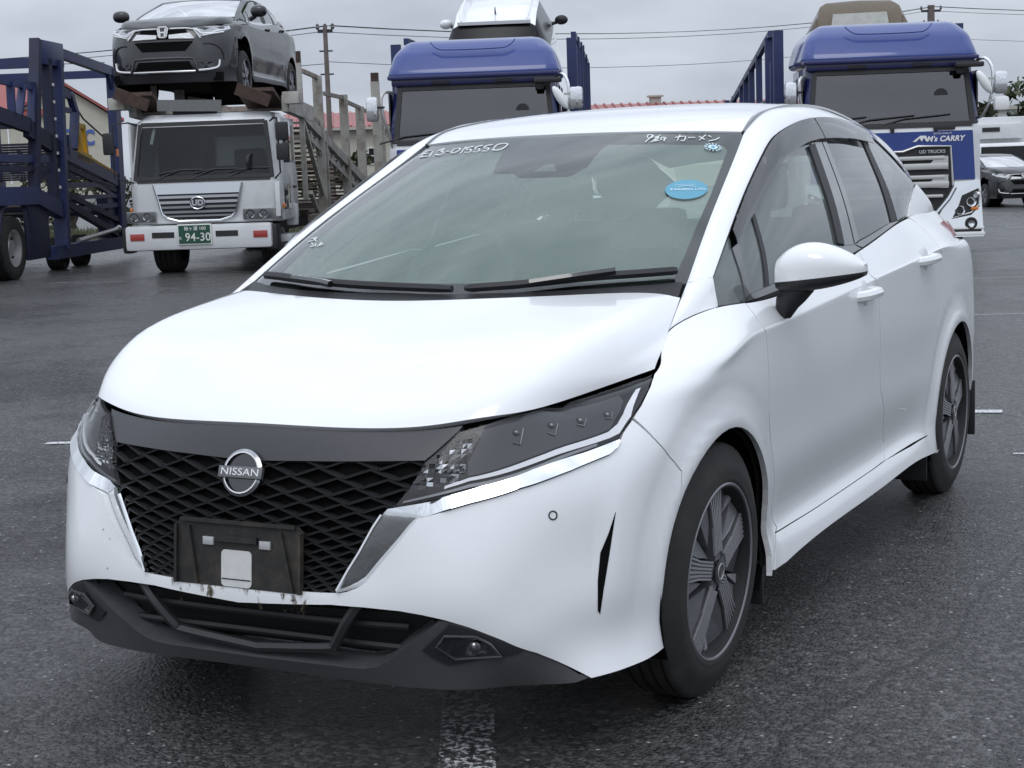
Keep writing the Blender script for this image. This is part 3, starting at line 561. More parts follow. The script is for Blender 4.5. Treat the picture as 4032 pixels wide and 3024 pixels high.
# front face
PN('grille_backing','grille',void,LOWER,off=-.06,thick=.01,h=.03,rim=False)
PN('grille_band','band',satin,LOWER,gap=.001,thick=.02,off=-.004,h=.018)
_lo=np.array([p for p in PANELS['chrome_trim'][6:13]]); _hi=np.array(PANELS['chrome_trim'][13:19])[::-1]
_vo=np.array(PANELS['chrome_trim'][:7]); _vi=np.array(PANELS['chrome_trim'][19:][::-1])
def ledge(P,V,k=.006):
    a=np.interp(V[:,0],_lo[:,0],_lo[:,1]); b=np.interp(V[:,0],_hi[:,0],_hi[:,1]); t=np.clip((b-V[:,1])/np.maximum(b-a,.05),0,1)
    f=np.clip((V[:,0]-2.25)/.3,0,1)
    # the V beside the grille leans into the opening
    ui=np.interp(V[:,1],_vi[:,1],_vi[:,0]); uo=np.interp(V[:,1],_vo[:,1],_vo[:,0]); g=np.clip((V[:,0]-ui)/np.maximum(uo-ui,.02),0,1)
    return P+LOWER.nrm(V[:,0],V[:,1])*(k*t*f+(1-f)*(.010-.028*g))[:,None]
PN('chrome_trim','chrome_trim',chrome,LOWER,both=True,gap=.0008,off=.002,thick=.022,h=.010,post=ledge,realn=True)
def on_lower(x,z,off):
    "point of the nose surface at a given x and z (front columns)"
    return nose(x,z,off)
_us=np.linspace(0,7,141);_vs=np.linspace(0,6,121);_U,_V=np.meshgrid(_us,_vs,indexing='ij');_U=_U.ravel();_V=_V.ravel();_NP=LOWER(_U,_V);_NN=LOWER.nrm(_U,_V)
def nose(x,z,off=0):
    k=np.argmin((_NP[:,0]-abs(x))**2+(_NP[:,2]-z)**2); u,v=_U[k],_V[k]
    for _ in range(6):
        e=1e-3; g=lambda a,b:LOWER(a,b)[0][[0,2]]
        J=np.stack([(g(u+e,v)-g(u-e,v))/(2*e),(g(u,v+e)-g(u,v-e))/(2*e)],1)
        try: st=np.linalg.solve(J,np.array([abs(x),z])-g(u,v))
        except Exception: break
        u=float(np.clip(u+np.clip(st[0],-.1,.1),-.5,8));v=float(np.clip(v+np.clip(st[1],-.1,.1),0,9.9))
    p=LOWER(u,v)[0]+LOWER.nrm(u,v)[0]*off
    return Vector((p[0]*(1 if x>=0 else -1),p[1],p[2]))
def v_half(z):
    "half width of the grille at height z"
    return float(np.interp(z,[.39,.41,.49,.555,.575,.65,.70],[.235,.255,.318,.348,.366,.418,.44]))
lattice=mat('lattice_plastic',(.019,.019,.02),.42)
m=MB()
zk=.395;rows=[]
while zk<.70:
    rows.append(zk); zk+=.0075+.0145*max(0,(zk-.39)/.30)
for ri in range(len(rows)-1):
    z0,z1=rows[ri],rows[ri+1]; w0=.021+.048*max(0,(z0-.39)/.30); amp=(z1-z0)
    xs=np.arange(-20,21)
    pts=[]
    for k in xs:
        x=k*w0; z=z0+amp*(1.0 if (k+ri)%2 else -.05)
        pts.append((x,z))
    for (xa,za),(xb,zb) in zip(pts[:-1],pts[1:]):
        for f0,f1 in((0,1),):
            fa_,fb_=abs(xa)-v_half(za),abs(xb)-v_half(zb)
            if (fa_>0 and fb_>0) or max(za,zb)>.692: continue
            if abs(xa)<.165 and abs(xb)<.165 and max(za,zb)<.53 : continue
            if fa_>0: t=fa_/(fa_-fb_); xa,za=xa+(xb-xa)*t,za+(zb-za)*t
            elif fb_>0: t=fb_/(fb_-fa_); xb,zb=xb+(xa-xb)*t,zb+(za-zb)*t
            a=nose(xa,za,-.014);b=nose(xb,zb,-.014)
            m.bar(a,b,.0036,.018,lattice,up=(0,1,.15))
m.build('grille_lattice',car)
# lower plastic valance with its air intake and fog lamp pockets
PN('lower_valance','lip',darkgrey,LOWER,gap=.0,off=-.004,thick=.055,h=.02)
PN('air_intake','intake',mat('intake_black',(.010,.010,.011),.6),LOWER,off=-.065,thick=.002,h=.03,rim=False)

for sg in(1,-1):
    m=MB(); q=_vi; pp=LOWER(q[:,0],q[:,1])+LOWER.nrm(q[:,0],q[:,1])*(.010); m.tube([Vector((x*sg,y,z)) for x,y,z in pp],.0045,chrome,6); m.build('grille_side_trim',car)

def SP(surf,uv,off=0,sg=1):
    "points of a surface, lifted along the normal, optionally mirrored"
    a=np.array(uv,float).reshape(-1,2); p=surf(a[:,0],a[:,1])+surf.nrm(a[:,0],a[:,1])*off
    return [Vector((x*sg,y,z)) for x,y,z in p]
def smooth_line(pts,n=4,closed=False):
    pts=[Vector(p) for p in pts]; o=[];k=len(pts)
    for i in range(k if closed else k-1):
        p0=pts[(i-1)%k] if closed or i>0 else pts[i]; p1=pts[i]; p2=pts[(i+1)%k]; p3=pts[(i+2)%k] if closed or i+2<k else p2
        for j in range(n):
            t=j/n; o.append(.5*((2*p1)+(p2-p0)*t+(2*p0-5*p1+4*p2-p3)*t*t+(3*p1-p0-3*p2+p3)*t**3))
    if not closed: o.append(pts[-1])
    return o
cab=mat('cabin_dark',(.03,.03,.032),.7,noise=.1)
white_led=mat('white_light_guide',(.92,.93,.95),.25,coat=.5)
lamp_in=mat('lamp_housing_grey',(.075,.078,.083),.38)
lamp_mid=mat('lamp_bracket',(.24,.245,.25),.3,.6)
# headlights
for sg in(1,-1):
    mi=sg<0
    hl=panel('headlight',mat('lamp_black',(.012,.012,.013),.35),car,LOWER,PANELS['headlight'],gap=.001,off=-.010,thick=.015,h=.018,mirror=mi)
    panel('housing',lamp_in,hl,LOWER,PANELS['lamp_house'],off=-.0085,thick=.006,h=.018,mirror=mi)
    panel('light_guide',white_led,hl,LOWER,PANELS['drl'],off=-.006,thick=.010,h=.010,mirror=mi,post=lambda P,V:ledge(P,V,.016),realn=True)
    panel('light_guide',lamp_mid,hl,LOWER,PANELS['drl2'],off=-.005,thick=.010,h=.012,mirror=mi)
    pc=np.array(PANELS['lamp_crystal']); m=MB(); rng=random.Random(3)
    lo,hi=pc.min(0),pc.max(0)
    def inside(p):
        c=False;j=len(pc)-1
        for i in range(len(pc)):
            if (pc[i][1]>p[1])!=(pc[j][1]>p[1]) and p[0]<(pc[j][0]-pc[i][0])*(p[1]-pc[i][1])/(pc[j][1]-pc[i][1])+pc[i][0]: c=not c
            j=i
        return c
    nu,nv=9,11
    for i in range(nu):
        for j in range(nv):
            cu=lo[0]+(hi[0]-lo[0])*(i+.5)/nu; cv=lo[1]+(hi[1]-lo[1])*(j+.5)/nv
            if not inside((cu,cv)): continue
            du,dv=(hi[0]-lo[0])/nu*.48,(hi[1]-lo[1])/nv*.48
            q=[SP(LOWER,[(cu+a*du,cv+b*dv)],-.0075+rng.uniform(-.0025,.0025)+b*.003,sg)[0] for a,b in((-1,-1),(1,-1),(1,1),(-1,1))]
            m.add(q,[(0,1,2,3) if sg>0 else (3,2,1,0)],chrome if rng.random()<.6 else lamp_mid)
    m.build('reflector',hl)
    for uv in LINES['led'][0]:
        m=MB(); c=SP(LOWER,[uv],-.008,sg)[0]
        m.ellipsoid(c,(.010,.006,.007),lamp_mid,10,6)
        a=SP(LOWER,[(uv[0]-.05,uv[1]-.16),(uv[0]+.10,uv[1]-.20),(uv[0]+.16,uv[1]+.06)],-.006,sg)
        m.tube(a,.0016,lamp_mid,5); m.build('led_module',hl)
    panel('lens',lens,hl,LOWER,PANELS['headlight'],gap=.003,off=.001,thick=.0,h=.018,mirror=mi,rim=False)
    panel('tail_lamp',mat('red_lens',(.45,.03,.03),.15,coat=1),car,LOWER,PANELS['tail_lamp'],off=.010,thick=.02,mirror=mi,h=.01)
    panel('air_curtain_shade',void,car,LOWER,PANELS['curtain'],off=.0015,thick=.002,mirror=mi,h=.015)  # black sheet laid on the bumper, painting the slit's shade
    m=MB(); m.tube(SP(LOWER,LINES['sensor'][0],.0005,sg),.0018,blackp,5,closed=True); m.build('parking_sensor',car)
    # fog lamp pocket
    fp=panel('fog_lamp_pocket',blackp,car,LOWER,PANELS['fog'],off=.0,thick=.006,h=.02,mirror=mi)
    m=MB(); fg=SP(LOWER,LINES['fog_ring'][0],.004,sg); m.tube(fg,.004,gloss,6,closed=True)
    m.add(SP(LOWER,LINES['fog_ring'][0],.003,sg),[list(range(6)) if sg>0 else list(range(6))[::-1]],gloss)
    m.build('fog_lamp_bezel',fp)
    m=MB(); c=SP(LOWER,LINES['fog_led'][0],.006,sg)[0]; m.ellipsoid(c,(.014,.003,.010),mat('fog_dark',(.06,.06,.065),.15),12,8); m.ellipsoid(c+Vector((0,-.004,.002)),(.004,.003,.007),chrome,8,6); m.build('fog_lamp',fp)
    # intake frame
    m=MB(); m.tube(smooth_line(SP(LOWER,[(0,LINES['intake_frame'][0][0][1])]+LINES['intake_frame'][0][1:],-.020,sg),5),.012,mat('intake_frame_grey',(.03,.03,.032),.5),6); m.build('intake_frame',car)
m=MB()
for z in(.255,.31):
    pts=[nose(x,z,-.045) for x in np.linspace(-.40,.40,13)]; m.tube(pts,.008,blackp,6)
m.build('intake_slats',car)
m=MB(); m.tube(SP(LOWER,LINES['tow'][0],.0012,-1),.0018,mat('seam_grey',(.12,.12,.125),.7),5,closed=True); m.build('tow_hook_cover',car)
# emblem
p0=nose(0,.642,.010); up=(nose(0,.69,.010)-nose(0,.60,.010)).normalized(); em=empty('emblem',p0); em.parent=car
bright=mat('emblem_white',(.80,.80,.80),.25); Mx=frame((0,0,0),(1,0,0),up)
m=MB(); m.prism([Mx@Vector((.0500*math.cos(a),.0500*math.sin(a),-.02)) for a in np.linspace(0,2*math.pi,33)[:-1]],Mx.to_3x3()@Vector((0,0,.014)),gloss); m.build('backing',em)
for a0,a1 in((17,163),(197,343)):
    m=MB()
    for a,b in zip(np.linspace(R(a0),R(a1),25)[:-1],np.linspace(R(a0),R(a1),25)[1:]):
        q=[Mx@Vector((r*math.cos(t),r*math.sin(t),h)) for r,t,h in((.0465,a,0),(.0535,a,-.004),(.0535,b,-.004),(.0465,b,0))]
        m.add(q,[(0,1,2,3)],darkchrome,True)
        q=[Mx@Vector((r*math.cos(t),r*math.sin(t),h)) for r,t,h in((.0440,a,.001),(.0470,a,.001),(.0470,b,.001),(.0440,b,.001))]
        m.add(q,[(0,1,2,3)],bright,True)
    m.build('ring',em)
m=MB(); m.box((0,0,.0),(.118,.0265,.010),darkchrome if False else mat('emblem_bar',(.16,.16,.165),.25,.6),Mx,.002); m.build('bar',em)
text('NISSAN',.0225,bright,em,Mx@Matrix.Translation((0,0,.0055)),sx=1.32,ext=.0006)
# number plate holder (empty, dirty)
hp=Vector((0,-.818,.464)); ph=empty('plate_holder',hp); ph.parent=car
dirty=mat('dirty_black_plastic',(.016,.016,.015),.6,noise=.3,nscale=30,dirt=(.085,.065,.045),dscale=9,damt=.75)
Mp=frame((0,0,0),(1,0,0),(0,.10,1))
m=MB(); W2,H2=.168,.0725
prof=[(-W2,-H2),(W2,-H2),(W2,H2-.012),(W2-.012,H2),(-W2+.012,H2),(-W2,H2-.012)]
m.prism([Mp@Vector((x,y,-.012)) for x,y in prof],Mp.to_3x3()@Vector((0,0,.012)),dirty)
m.build('base_plate',ph)
m=MB()
for a,b,wd in (((-W2,H2-.012),(-W2,-H2),.007),((W2,H2-.012),(W2,-H2),.007),((-W2+.012,H2),(W2-.012,H2),.008),((-.132,H2-.014),(-.108,-H2+.004),.006),((.118,H2-.014),(.150,-H2+.004),.006),((-.055,.036),(.055,.036),.014)):
    m.bar(Mp@Vector((*a,.003)),Mp@Vector((*b,.003)),wd,.010,dirty,up=Mp.to_3x3()@Vector((0,0,1)))
m.build('raised_ribs',ph)
dullw=mat('bare_bumper_behind',(.62,.62,.60),.5,noise=.06,nscale=40)
m=MB(); cx,cy=-.003,-.030; pl=[]
for (sx,sy) in((1,1),(-1,1),(-1,-1),(1,-1)):
    for k in range(4):
        a=R({(1,1):0,(-1,1):90,(-1,-1):180,(1,-1):270}[(sx,sy)]+30*k); pl.append((cx+sx*.031+.010*math.cos(a),cy+sy*.031+.010*math.sin(a)))
m.prism([Mp@Vector((x,y,.0)) for x,y in pl],Mp.to_3x3()@Vector((0,0,.0015)),dullw)
m.box((cx,cy-.024,.002),(.078,.0025,.001),blackp,Mp); m.build('opening',ph)
for x in(-.078,.076):
    m=MB(); m.box((x,.028,.003),(.029,.018,.006),mat('zinc_tab',(.5,.5,.5),.4,.4),Mp,.001); m.build('fixing_tab',ph)
# grime under the holder: patchy brown film with drips
def grime(name,col,lo,hi):
    m=bpy.data.materials.new(name); m.use_nodes=True; t=m.node_tree; b=t.nodes['Principled BSDF']; Lk=t.links.new; o=t.nodes['Material Output']
    c=N(t,'ShaderNodeTexCoord'); mp=N(t,'ShaderNodeMapping'); mp.inputs['Scale'].default_value=(1,1,.42); Lk(c.outputs['Object'],mp.inputs[0])
    n=N(t,'ShaderNodeTexNoise'); n.inputs['Scale'].default_value=62; n.inputs['Detail'].default_value=6; n.inputs['Roughness'].default_value=.7; Lk(mp.outputs[0],n.inputs['Vector'])
    r=N(t,'ShaderNodeMapRange'); r.inputs['From Min'].default_value=lo; r.inputs['From Max'].default_value=hi; Lk(n.outputs['Fac'],r.inputs[0])
    b.inputs['Base Color'].default_value=(*col,1); b.inputs['Roughness'].default_value=.8
    tr_=N(t,'ShaderNodeBsdfTransparent'); x=N(t,'ShaderNodeMixShader'); Lk(r.outputs[0],x.inputs[0]); Lk(tr_.outputs[0],x.inputs[1]); Lk(b.outputs[0],x.inputs[2]); Lk(x.outputs[0],o.inputs[0])
    return m
def uvx(x,z):
    k=np.argmin((_NP[:,0]-abs(x))**2+(_NP[:,2]-z)**2); return (_U[k]*(1 if x>=0 else -1),_V[k])
gm_=grime('rust_grime',(.075,.055,.028),.52,.66)
for x0,x1,z0,z1 in((-.185,-.135,.345,.405),(-.10,-.055,.365,.40),(.045,.075,.35,.395),(.11,.15,.35,.395),(.135,.185,.34,.40)):
    panel('rust_stain',gm_,car,LOWER,[uvx(x0,z1),uvx(x1,z1),uvx(x1-.012,z0),uvx(x0+.012,z0)],off=.0014,thick=0,h=.012,rim=False)
panel('rust_stain',grime('light_grime',(.16,.14,.10),.56,.74),car,LOWER,[uvx(-.18,.402),uvx(.18,.402),uvx(.17,.375),uvx(-.17,.375)],off=.0011,thick=0,h=.012,rim=False)
# ---------------- glazing
ws=panel('windscreen',screeng,car,SCREEN,[(-3.99,0.02),(-3,.02),(-2,.02),(-1,.02),(0,.02),(1,.02),(2,.02),(3,.02),(3.99,.02)]+[(3.99,k) for k in(1,2,3)]+[(k,3.99) for k in(3.99,3,2,1,0,-1,-2,-3,-3.99)]+[(-3.99,k) for k in(3,2,1)],off=-.003,thick=0,rim=False,h=.03)
panel('misted_film',mist,ws,SCREEN,[fi_ for fi_ in PANELS['frit_inner']],off=-.011,thick=0,rim=False,h=.03)
# ceramic border: bottom, sides, top with the camera cut-out
def fr(uv): return panel('ceramic_border',frit,ws,SCREEN,uv,off=-.0065,thick=0,rim=False,h=.025)
fi=PANELS['frit_inner']
bl=[p for p in fi[:6]]; 
fr([(-3.99,0.02),(-2,.02),(0,.02),(2,.02),(3.99,.02)]+[(3.99,.15),(3.654,.151)]+[fi[4],fi[3],fi[2],fi[1],fi[0],(-3.99,.255)])
fr([(3.99,.152),(3.99,1),(3.99,2),(3.99,3),(3.99,3.57),(3.459,3.571)]+[fi[8],fi[7],fi[6],fi[5]])
fr([(3.99,3.575),(3.99,3.99),(2,3.99),(0,3.99),(-2,3.99),(-3.99,3.99),(-3.99,3.55)]+[fi[k] for k in range(19,9,-1)]+[fi[9]])
fr([(-3.99,3.545),(-3.99,3),(-3.99,2),(-3.99,1),(-3.99,.26),fi[0],fi[22],fi[21],fi[20]])
chalk=mat('white_chalk',(.72,.75,.75),.8)
for k in('hand_number','hand_date','hand_mark'):
    m=MB()
    for s in LINES[k]: m.tube(smooth_line(SP(SCREEN,s,-.0014),4),.0022 if k!='hand_number' else .0026,chalk,4)
    m.build('chalk_writing',ws)
blue=mat('sticker_blue',(.075,.30,.42),.4); palew=mat('sticker_print',(.55,.72,.80),.5)
st=panel('oval_sticker',blue,ws,SCREEN,PANELS['sticker_oval'],off=.0005,thick=0,rim=False,h=.012)
so_=np.array(PANELS['sticker_oval']).mean(0); o_=SP(SCREEN,[so_],.0012)[0]; ex=(SP(SCREEN,[so_+np.array([.1,0])])[0]-SP(SCREEN,[so_-np.array([.1,0])])[0]); ey=(SP(SCREEN,[so_+np.array([0,.1])])[0]-SP(SCREEN,[so_-np.array([0,.1])])[0])
Ms=frame(o_,ex,ey)
text('KARMEN LTD',.0160,palew,st,Ms@Matrix.Translation((0,-.002,0)),ext=.0001,bold=.0003); text('QUALITY CARS',.0085,palew,st,Ms@Matrix.Translation((0,.026,0)),ext=.0001)
m=MB(); m.tube([Ms@Vector((x,.014+.004*math.cos(x*90),0)) for x in np.linspace(-.026,.026,9)],.0015,palew,4); m.build('sticker_car_outline',st)
o2=SP(SCREEN,LINES['sun'][0],.001)[0]; Mn=frame(o2,ex,ey); m=MB()
m.prism([Mn@Vector((.014*math.cos(a),.014*math.sin(a),0)) for a in np.linspace(0,6.2832,21)[:-1]],Mn.to_3x3()@Vector((0,0,.0004)),palew)
m.prism([Mn@Vector((.006*math.cos(a),.006*math.sin(a),.0006)) for a in np.linspace(0,6.2832,13)[:-1]],Mn.to_3x3()@Vector((0,0,.0004)),blue)
for k in range(14):
    a=2*math.pi*k/14; m.bar(Mn@Vector((.018*math.cos(a),.018*math.sin(a),0)),Mn@Vector((.026*math.cos(a),.026*math.sin(a),0)),.004,.0006,palew,up=Mn.to_3x3()@Vector((0,0,1)))
m.build('sun_sticker',ws)
m=MB(); cc=SP(SCREEN,LINES['cam_cover'][0],-.012); cb=[p+Vector((0,.05,-.03)) for p in cc]; n=len(cc)
m.add(cc+cb,[list(range(n)),list(range(n,2*n))[::-1]]+[(i,n+i,n+(i+1)%n,(i+1)%n) for i in range(n)],mat('camera_cover_black',(.02,.02,.022),.5)); mm=m.build('camera_cover',car,fixn=True)
m=MB(); m.add(SP(SCREEN,LINES['cam_tri'][0],-.0050),[(0,1,2,3)],mat('camera_bracket',(.16,.165,.165),.5)); m.build('camera_window',mm)
for sg in(1,-1):
    mi=sg<0
    kw=dict(mirror=mi,h=.03)
    panel('quarter_glass',sideg2 if sg>0 else sideg,car,UPPER,PANELS['glass_sail'],off=-.006,thick=0,rim=False,**kw)
    panel('window_frame',trimgrey,car,UPPER,PANELS['frame_strip'],off=-.002,thick=.006,**kw)
    panel('front_window',sideg2 if sg>0 else sideg,car,UPPER,PANELS['glass_front'],off=-.008,thick=0,rim=False,**kw)
    panel('pillar_trim',trimgrey,car,UPPER,PANELS['bpillar_front'],off=-.003,gap=.001,thick=.008,**kw)
    panel('pillar_trim',trimgrey,car,UPPER,PANELS['bpillar_rear'],off=-.003,gap=.001,thick=.008,**kw)
    panel('rear_window',privacy,car,UPPER,PANELS['glass_rear'],off=-.008,thick=0,rim=False,**kw)
    panel('pillar_trim',blackp,car,UPPER,PANELS['cpillar_trim'],off=-.004,thick=.008,**kw)
    panel('quarter_glass',privacy,car,UPPER,PANELS['glass_quarter'],off=-.006,thick=0,rim=False,**kw)
    panel('belt_trim',trimgrey,car,UPPER,PANELS['belt_trim_front'],off=-.001,gap=.0008,thick=.01,**kw)
    panel('belt_trim',trimgrey,car,UPPER,PANELS['belt_trim_rear'],off=-.001,gap=.0008,thick=.01,**kw)
    panel('window_visor',smoke,car,UPPER,PANELS['visor_front'],off=.012,thick=.003,mirror=mi,h=.02,gap=.0015)
    panel('window_visor',smoke,car,UPPER,PANELS['visor_rear'],off=.012,thick=.003,mirror=mi,h=.02,gap=.0015)
    panel('run_channel',blackp,car,UPPER,PANELS['run_a'],off=-.004,thick=.01,mirror=mi); panel('run_channel',blackp,car,UPPER,PANELS['run_b'],off=.0,thick=.01,mirror=mi)
    # black run channels beside the glass, and the seal along the glass top
    m=MB()
    def ch(pts,r): m.tube(smooth_line(SP(UPPER,pts,-.004,sg),3),r,blackp,6)
    ch([(1.05,3.0),(2,2.96),(3,2.96),(4,2.96),(5,2.96),(6,2.96),(7,2.96),(8,2.95),(9,2.95),(10,2.96),(11,2.96),(11.9,2.96)],.003)
    m.build('window_seal',car)
    panel('inner_trim',cab,car,UPPER,PANELS['pillar'],off=-.018,thick=0,rim=False,mirror=mi,h=.05)
    m=MB(); m.tube(SP(UPPER,[(u_,0.02) for u_ in np.linspace(1,9.6,30)],-.034,sg),.026,cab,6); m.build('door_capping',car)
    # door mirror
    M0=empty('door_mirror',(0,0,0)); M0.parent=car
    if sg<0:
        pv=Matrix.Translation((-.86,.47,0)); M0.matrix_local=Matrix.Translation((.085,.10,-.005))@pv@Matrix.Rotation(R(-72),4,'Z')@pv.inverted()
    m=MB(); vs=[];n=24; st_=15
    def ring(t):
        x=.836+.216*t; e=math.sin(math.pi*min(1,max(.0,.09+t*.88)))**.42; hz=.074*(1-.50*t**2.0)*e; hy=.068*e; zs=.972+.022*t; yc=.455+.05*t*t
        return x,hz,hy,zs,yc,e
    for i in range(st_):
        t=i/(st_-1); x,hz,hy,zs,yc,e=ring(t); dz=(.030-.012*t)*e
        vs.append((sg*x,yc-hy*.985,zs))
        for j in range(n):
            a=math.pi*j/(n-1); vs.append((sg*x,yc-hy*math.cos(a)*(1 if math.cos(a)>0 else .75),zs+dz+hz*math.sin(a)**.8))
        vs.append((sg*x,yc+hy*.74,zs))
    n+=2
    fs=[(i*n+j,i*n+j+1,(i+1)*n+j+1,(i+1)*n+j) for i in range(st_-1) for j in range(n-1)]+[tuple(range(n)),tuple((st_-1)*n+j for j in range(n))]
    m.add(vs,fs,white,True); m.build('mirror_cap',M0,fixn=True)
    m=MB(); vs=[];n=24
    for i in range(st_):
        t=i/(st_-1); x,hz,hy,zs,yc,e=ring(t); hb=.036*(1-.25*t)*e
        for j in range(n):
            a=math.pi*j/(n-1); vs.append((sg*x,yc-hy*.97*math.cos(a)*(1 if math.cos(a)>0 else .75),zs-.0005-hb*math.sin(a)**.7))
    fs=[(i*n+j,i*n+j+1,(i+1)*n+j+1,(i+1)*n+j) for i in range(st_-1) for j in range(n-1)]+[tuple(range(n)),tuple((st_-1)*n+j for j in range(n))]
    m.add(vs,fs,blackp,True); m.build('mirror_base',M0,fixn=True)
    m=MB(); m.tube([(sg*.834,.49,.880),(sg*.847,.485,.912),(sg*.866,.475,.940),(sg*.90,.465,.966)],[.022,.032,.04,.034],blackp,10); m.build('mirror_arm',M0)
    m=MB(); m.add([(sg*.862,.497,.985),(sg*1.02,.53,.99),(sg*1.01,.53,1.035),(sg*.87,.497,1.05)],[(0,1,2,3)],chrome); m.build('mirror_glass',M0)
    # door handles
    for y,z in((1.26,.868),(2.05,.921)):
        m=MB(); xs=.850
        m.tube(smooth_line([(sg*(xs-.02),y-.085,z-.004),(sg*(xs+.012),y-.068,z),(sg*(xs+.026),y-.02,z+.003),(sg*(xs+.026),y+.04,z+.004),(sg*(xs+.012),y+.075,z+.002),(sg*(xs-.02),y+.088,z)],4),[.017]*21,white,8); h_=m.build('door_handle',car)
        m=MB(); vs=[(sg*xs*1.0-sg*.003,y,z)]
        m.ellipsoid((sg*(xs-.012),y-.005,z),(.0135,.050,.046),mat('handle_recess_shade',(.62,.63,.64),.35,coat=.6),14,8); m.build('handle_recess_shade',h_)  # grey disc behind the grip: the hollow's shade is put into its colour
# wipers and cowl
m=MB()
bs=np.linspace(-3.9,3.9,25)
f=[];vs=[]
for u in bs:
    a=SP(SCREEN,[(u,.04)],.0)[0]; b=SP(BONNET,[(u*6/4,4.93)],-.016)[0]; vs+=[a,b]
m.add(vs,[(2*i,2*i+1,2*i+3,2*i+2) for i in range(24)],blackp); m.build('cowl',car,fixn=True)
for arm,blade in(([(-1.05,.02),(-1.3,.06),(-1.9,.09)],[(-3.15,.13),(-2.5,.155),(-1.6,.14),(-.6,.10),(.6,.04)]),([(1.55,.03),(2.0,.10),(2.6,.17)],[(.75,.045),(1.4,.09),(2.2,.16),(3.0,.17),(3.68,.17)])):
    m=MB(); m.tube(smooth_line(SP(SCREEN,blade,.016),5),[.006]+[.012]*(5*4-1)+[.010],blackp,6); wb=m.build('wiper_blade',car)
    m=MB(); m.tube(smooth_line(SP(SCREEN,arm,.030),4),.010,gloss,6); m.build('wiper_arm',wb)
# antenna fin, cabin
cab=mat('cabin_dark',(.03,.03,.032),.7,noise=.1); cab2=mat('cabin_grey',(.10,.10,.105),.8)
m=MB(); m.box((0,1.6,.33),(1.46,2.9,.06),cab); m.build('cabin_floor',car); m=MB(); m.box((0,2.78,.70),(1.2,.55,.04),cab); m.build('parcel_shelf',car)
m=MB()
vs=[];fs=[];K=15
for i in range(K):
    x=-.66+1.32*i/(K-1); q=1-(x/.66)**2
    vs+=[(x,.30-.24*q,.945),(x,.62-.1*q,.955+.01*q),(x,.80,.91),(x,.80,.5)]
fs=[(4*i+j,4*i+4+j,4*i+5+j,4*i+1+j) for i in range(K-1) for j in range(3)]
m.add(vs,fs,cab,True); m.build('dashboard',car,fixn=True)
m=MB(); cx,cy,cz=-.36,.88,.93; X=Vector((1,0,0)); Y=Vector((0,.35,.94))
m.tube([Vector((cx,cy,cz))+X*.185*math.cos(a)+Y*.185*math.sin(a) for a in np.linspace(0,6.2832,29)[:-1]],.015,cab,8,closed=True)
m.ellipsoid((cx,cy-.01,cz),(.07,.03,.06),cab,12,8); m.bar((cx-.17,cy,cz),(cx+.17,cy,cz),.04,.02,cab); m.bar((cx,cy,cz),(cx,cy-.04,cz-.17),.05,.02,cab); m.bar((cx,cy,cz),(cx,cy-.3,cz-.15),.06,.06,cab)
m.build('steering_wheel',car)
for y,nm,xs in((1.28,'front_seat',(-.36,.36)),(2.15,'rear_seat',(-.34,.34))):
    for x in xs:
        s0=empty(nm,(x,y,0)); s0.parent=car
        m=MB(); m.box((0,-.05,.56),(.52,.52,.18),cab,bev=.06); m.build('cushion',s0)
        m=MB(); m.box((0,0,0),(.44,.14,.54 if nm=='front_seat' else .38),cab,Matrix.Translation((0,.26,.83 if nm=='front_seat' else .76))@Matrix.Rotation(R(-14),4,'X'),bev=.06); m.build('backrest',s0)
        m=MB(); hz_=1.19 if nm=='front_seat' else 1.03; m.box((0,.36,hz_),(.24,.09,.15),cab,bev=.04); m.tube([(-.06,.32,hz_-.16),(-.06,.36,hz_-.03)],.007,chrome,6); m.tube([(.06,.32,hz_-.16),(.06,.36,hz_-.03)],.007,chrome,6); m.build('headrest',s0)
panel('headlining',cab2,car,ROOF,[(-3.8,.1),(0,.1),(3.8,.1),(3.8,4),(3.8,7.5),(0,7.5),(-3.8,7.5),(-3.8,4)],off=-.03,thick=0,rim=False,h=.06)
m=MB(); m.box((0,1.11,1.30),(.24,.03,.07),cab,bev=.012); m.bar((0,1.06,1.37),(0,1.11,1.32),.02,.02,cab); m.build('interior_mirror',car)
# rear glass, seen through the cabin
m=MB(); m.add([(-.60,3.10,.95),(.60,3.10,.95),(.47,3.06,1.20),(.46,2.98,1.27),(-.46,2.98,1.27),(-.47,3.06,1.20)],[(0,1,2,3,4,5)],glassmat('rear_glass',(.72,.78,.75),1.45)); m.build('rear_glass',car)
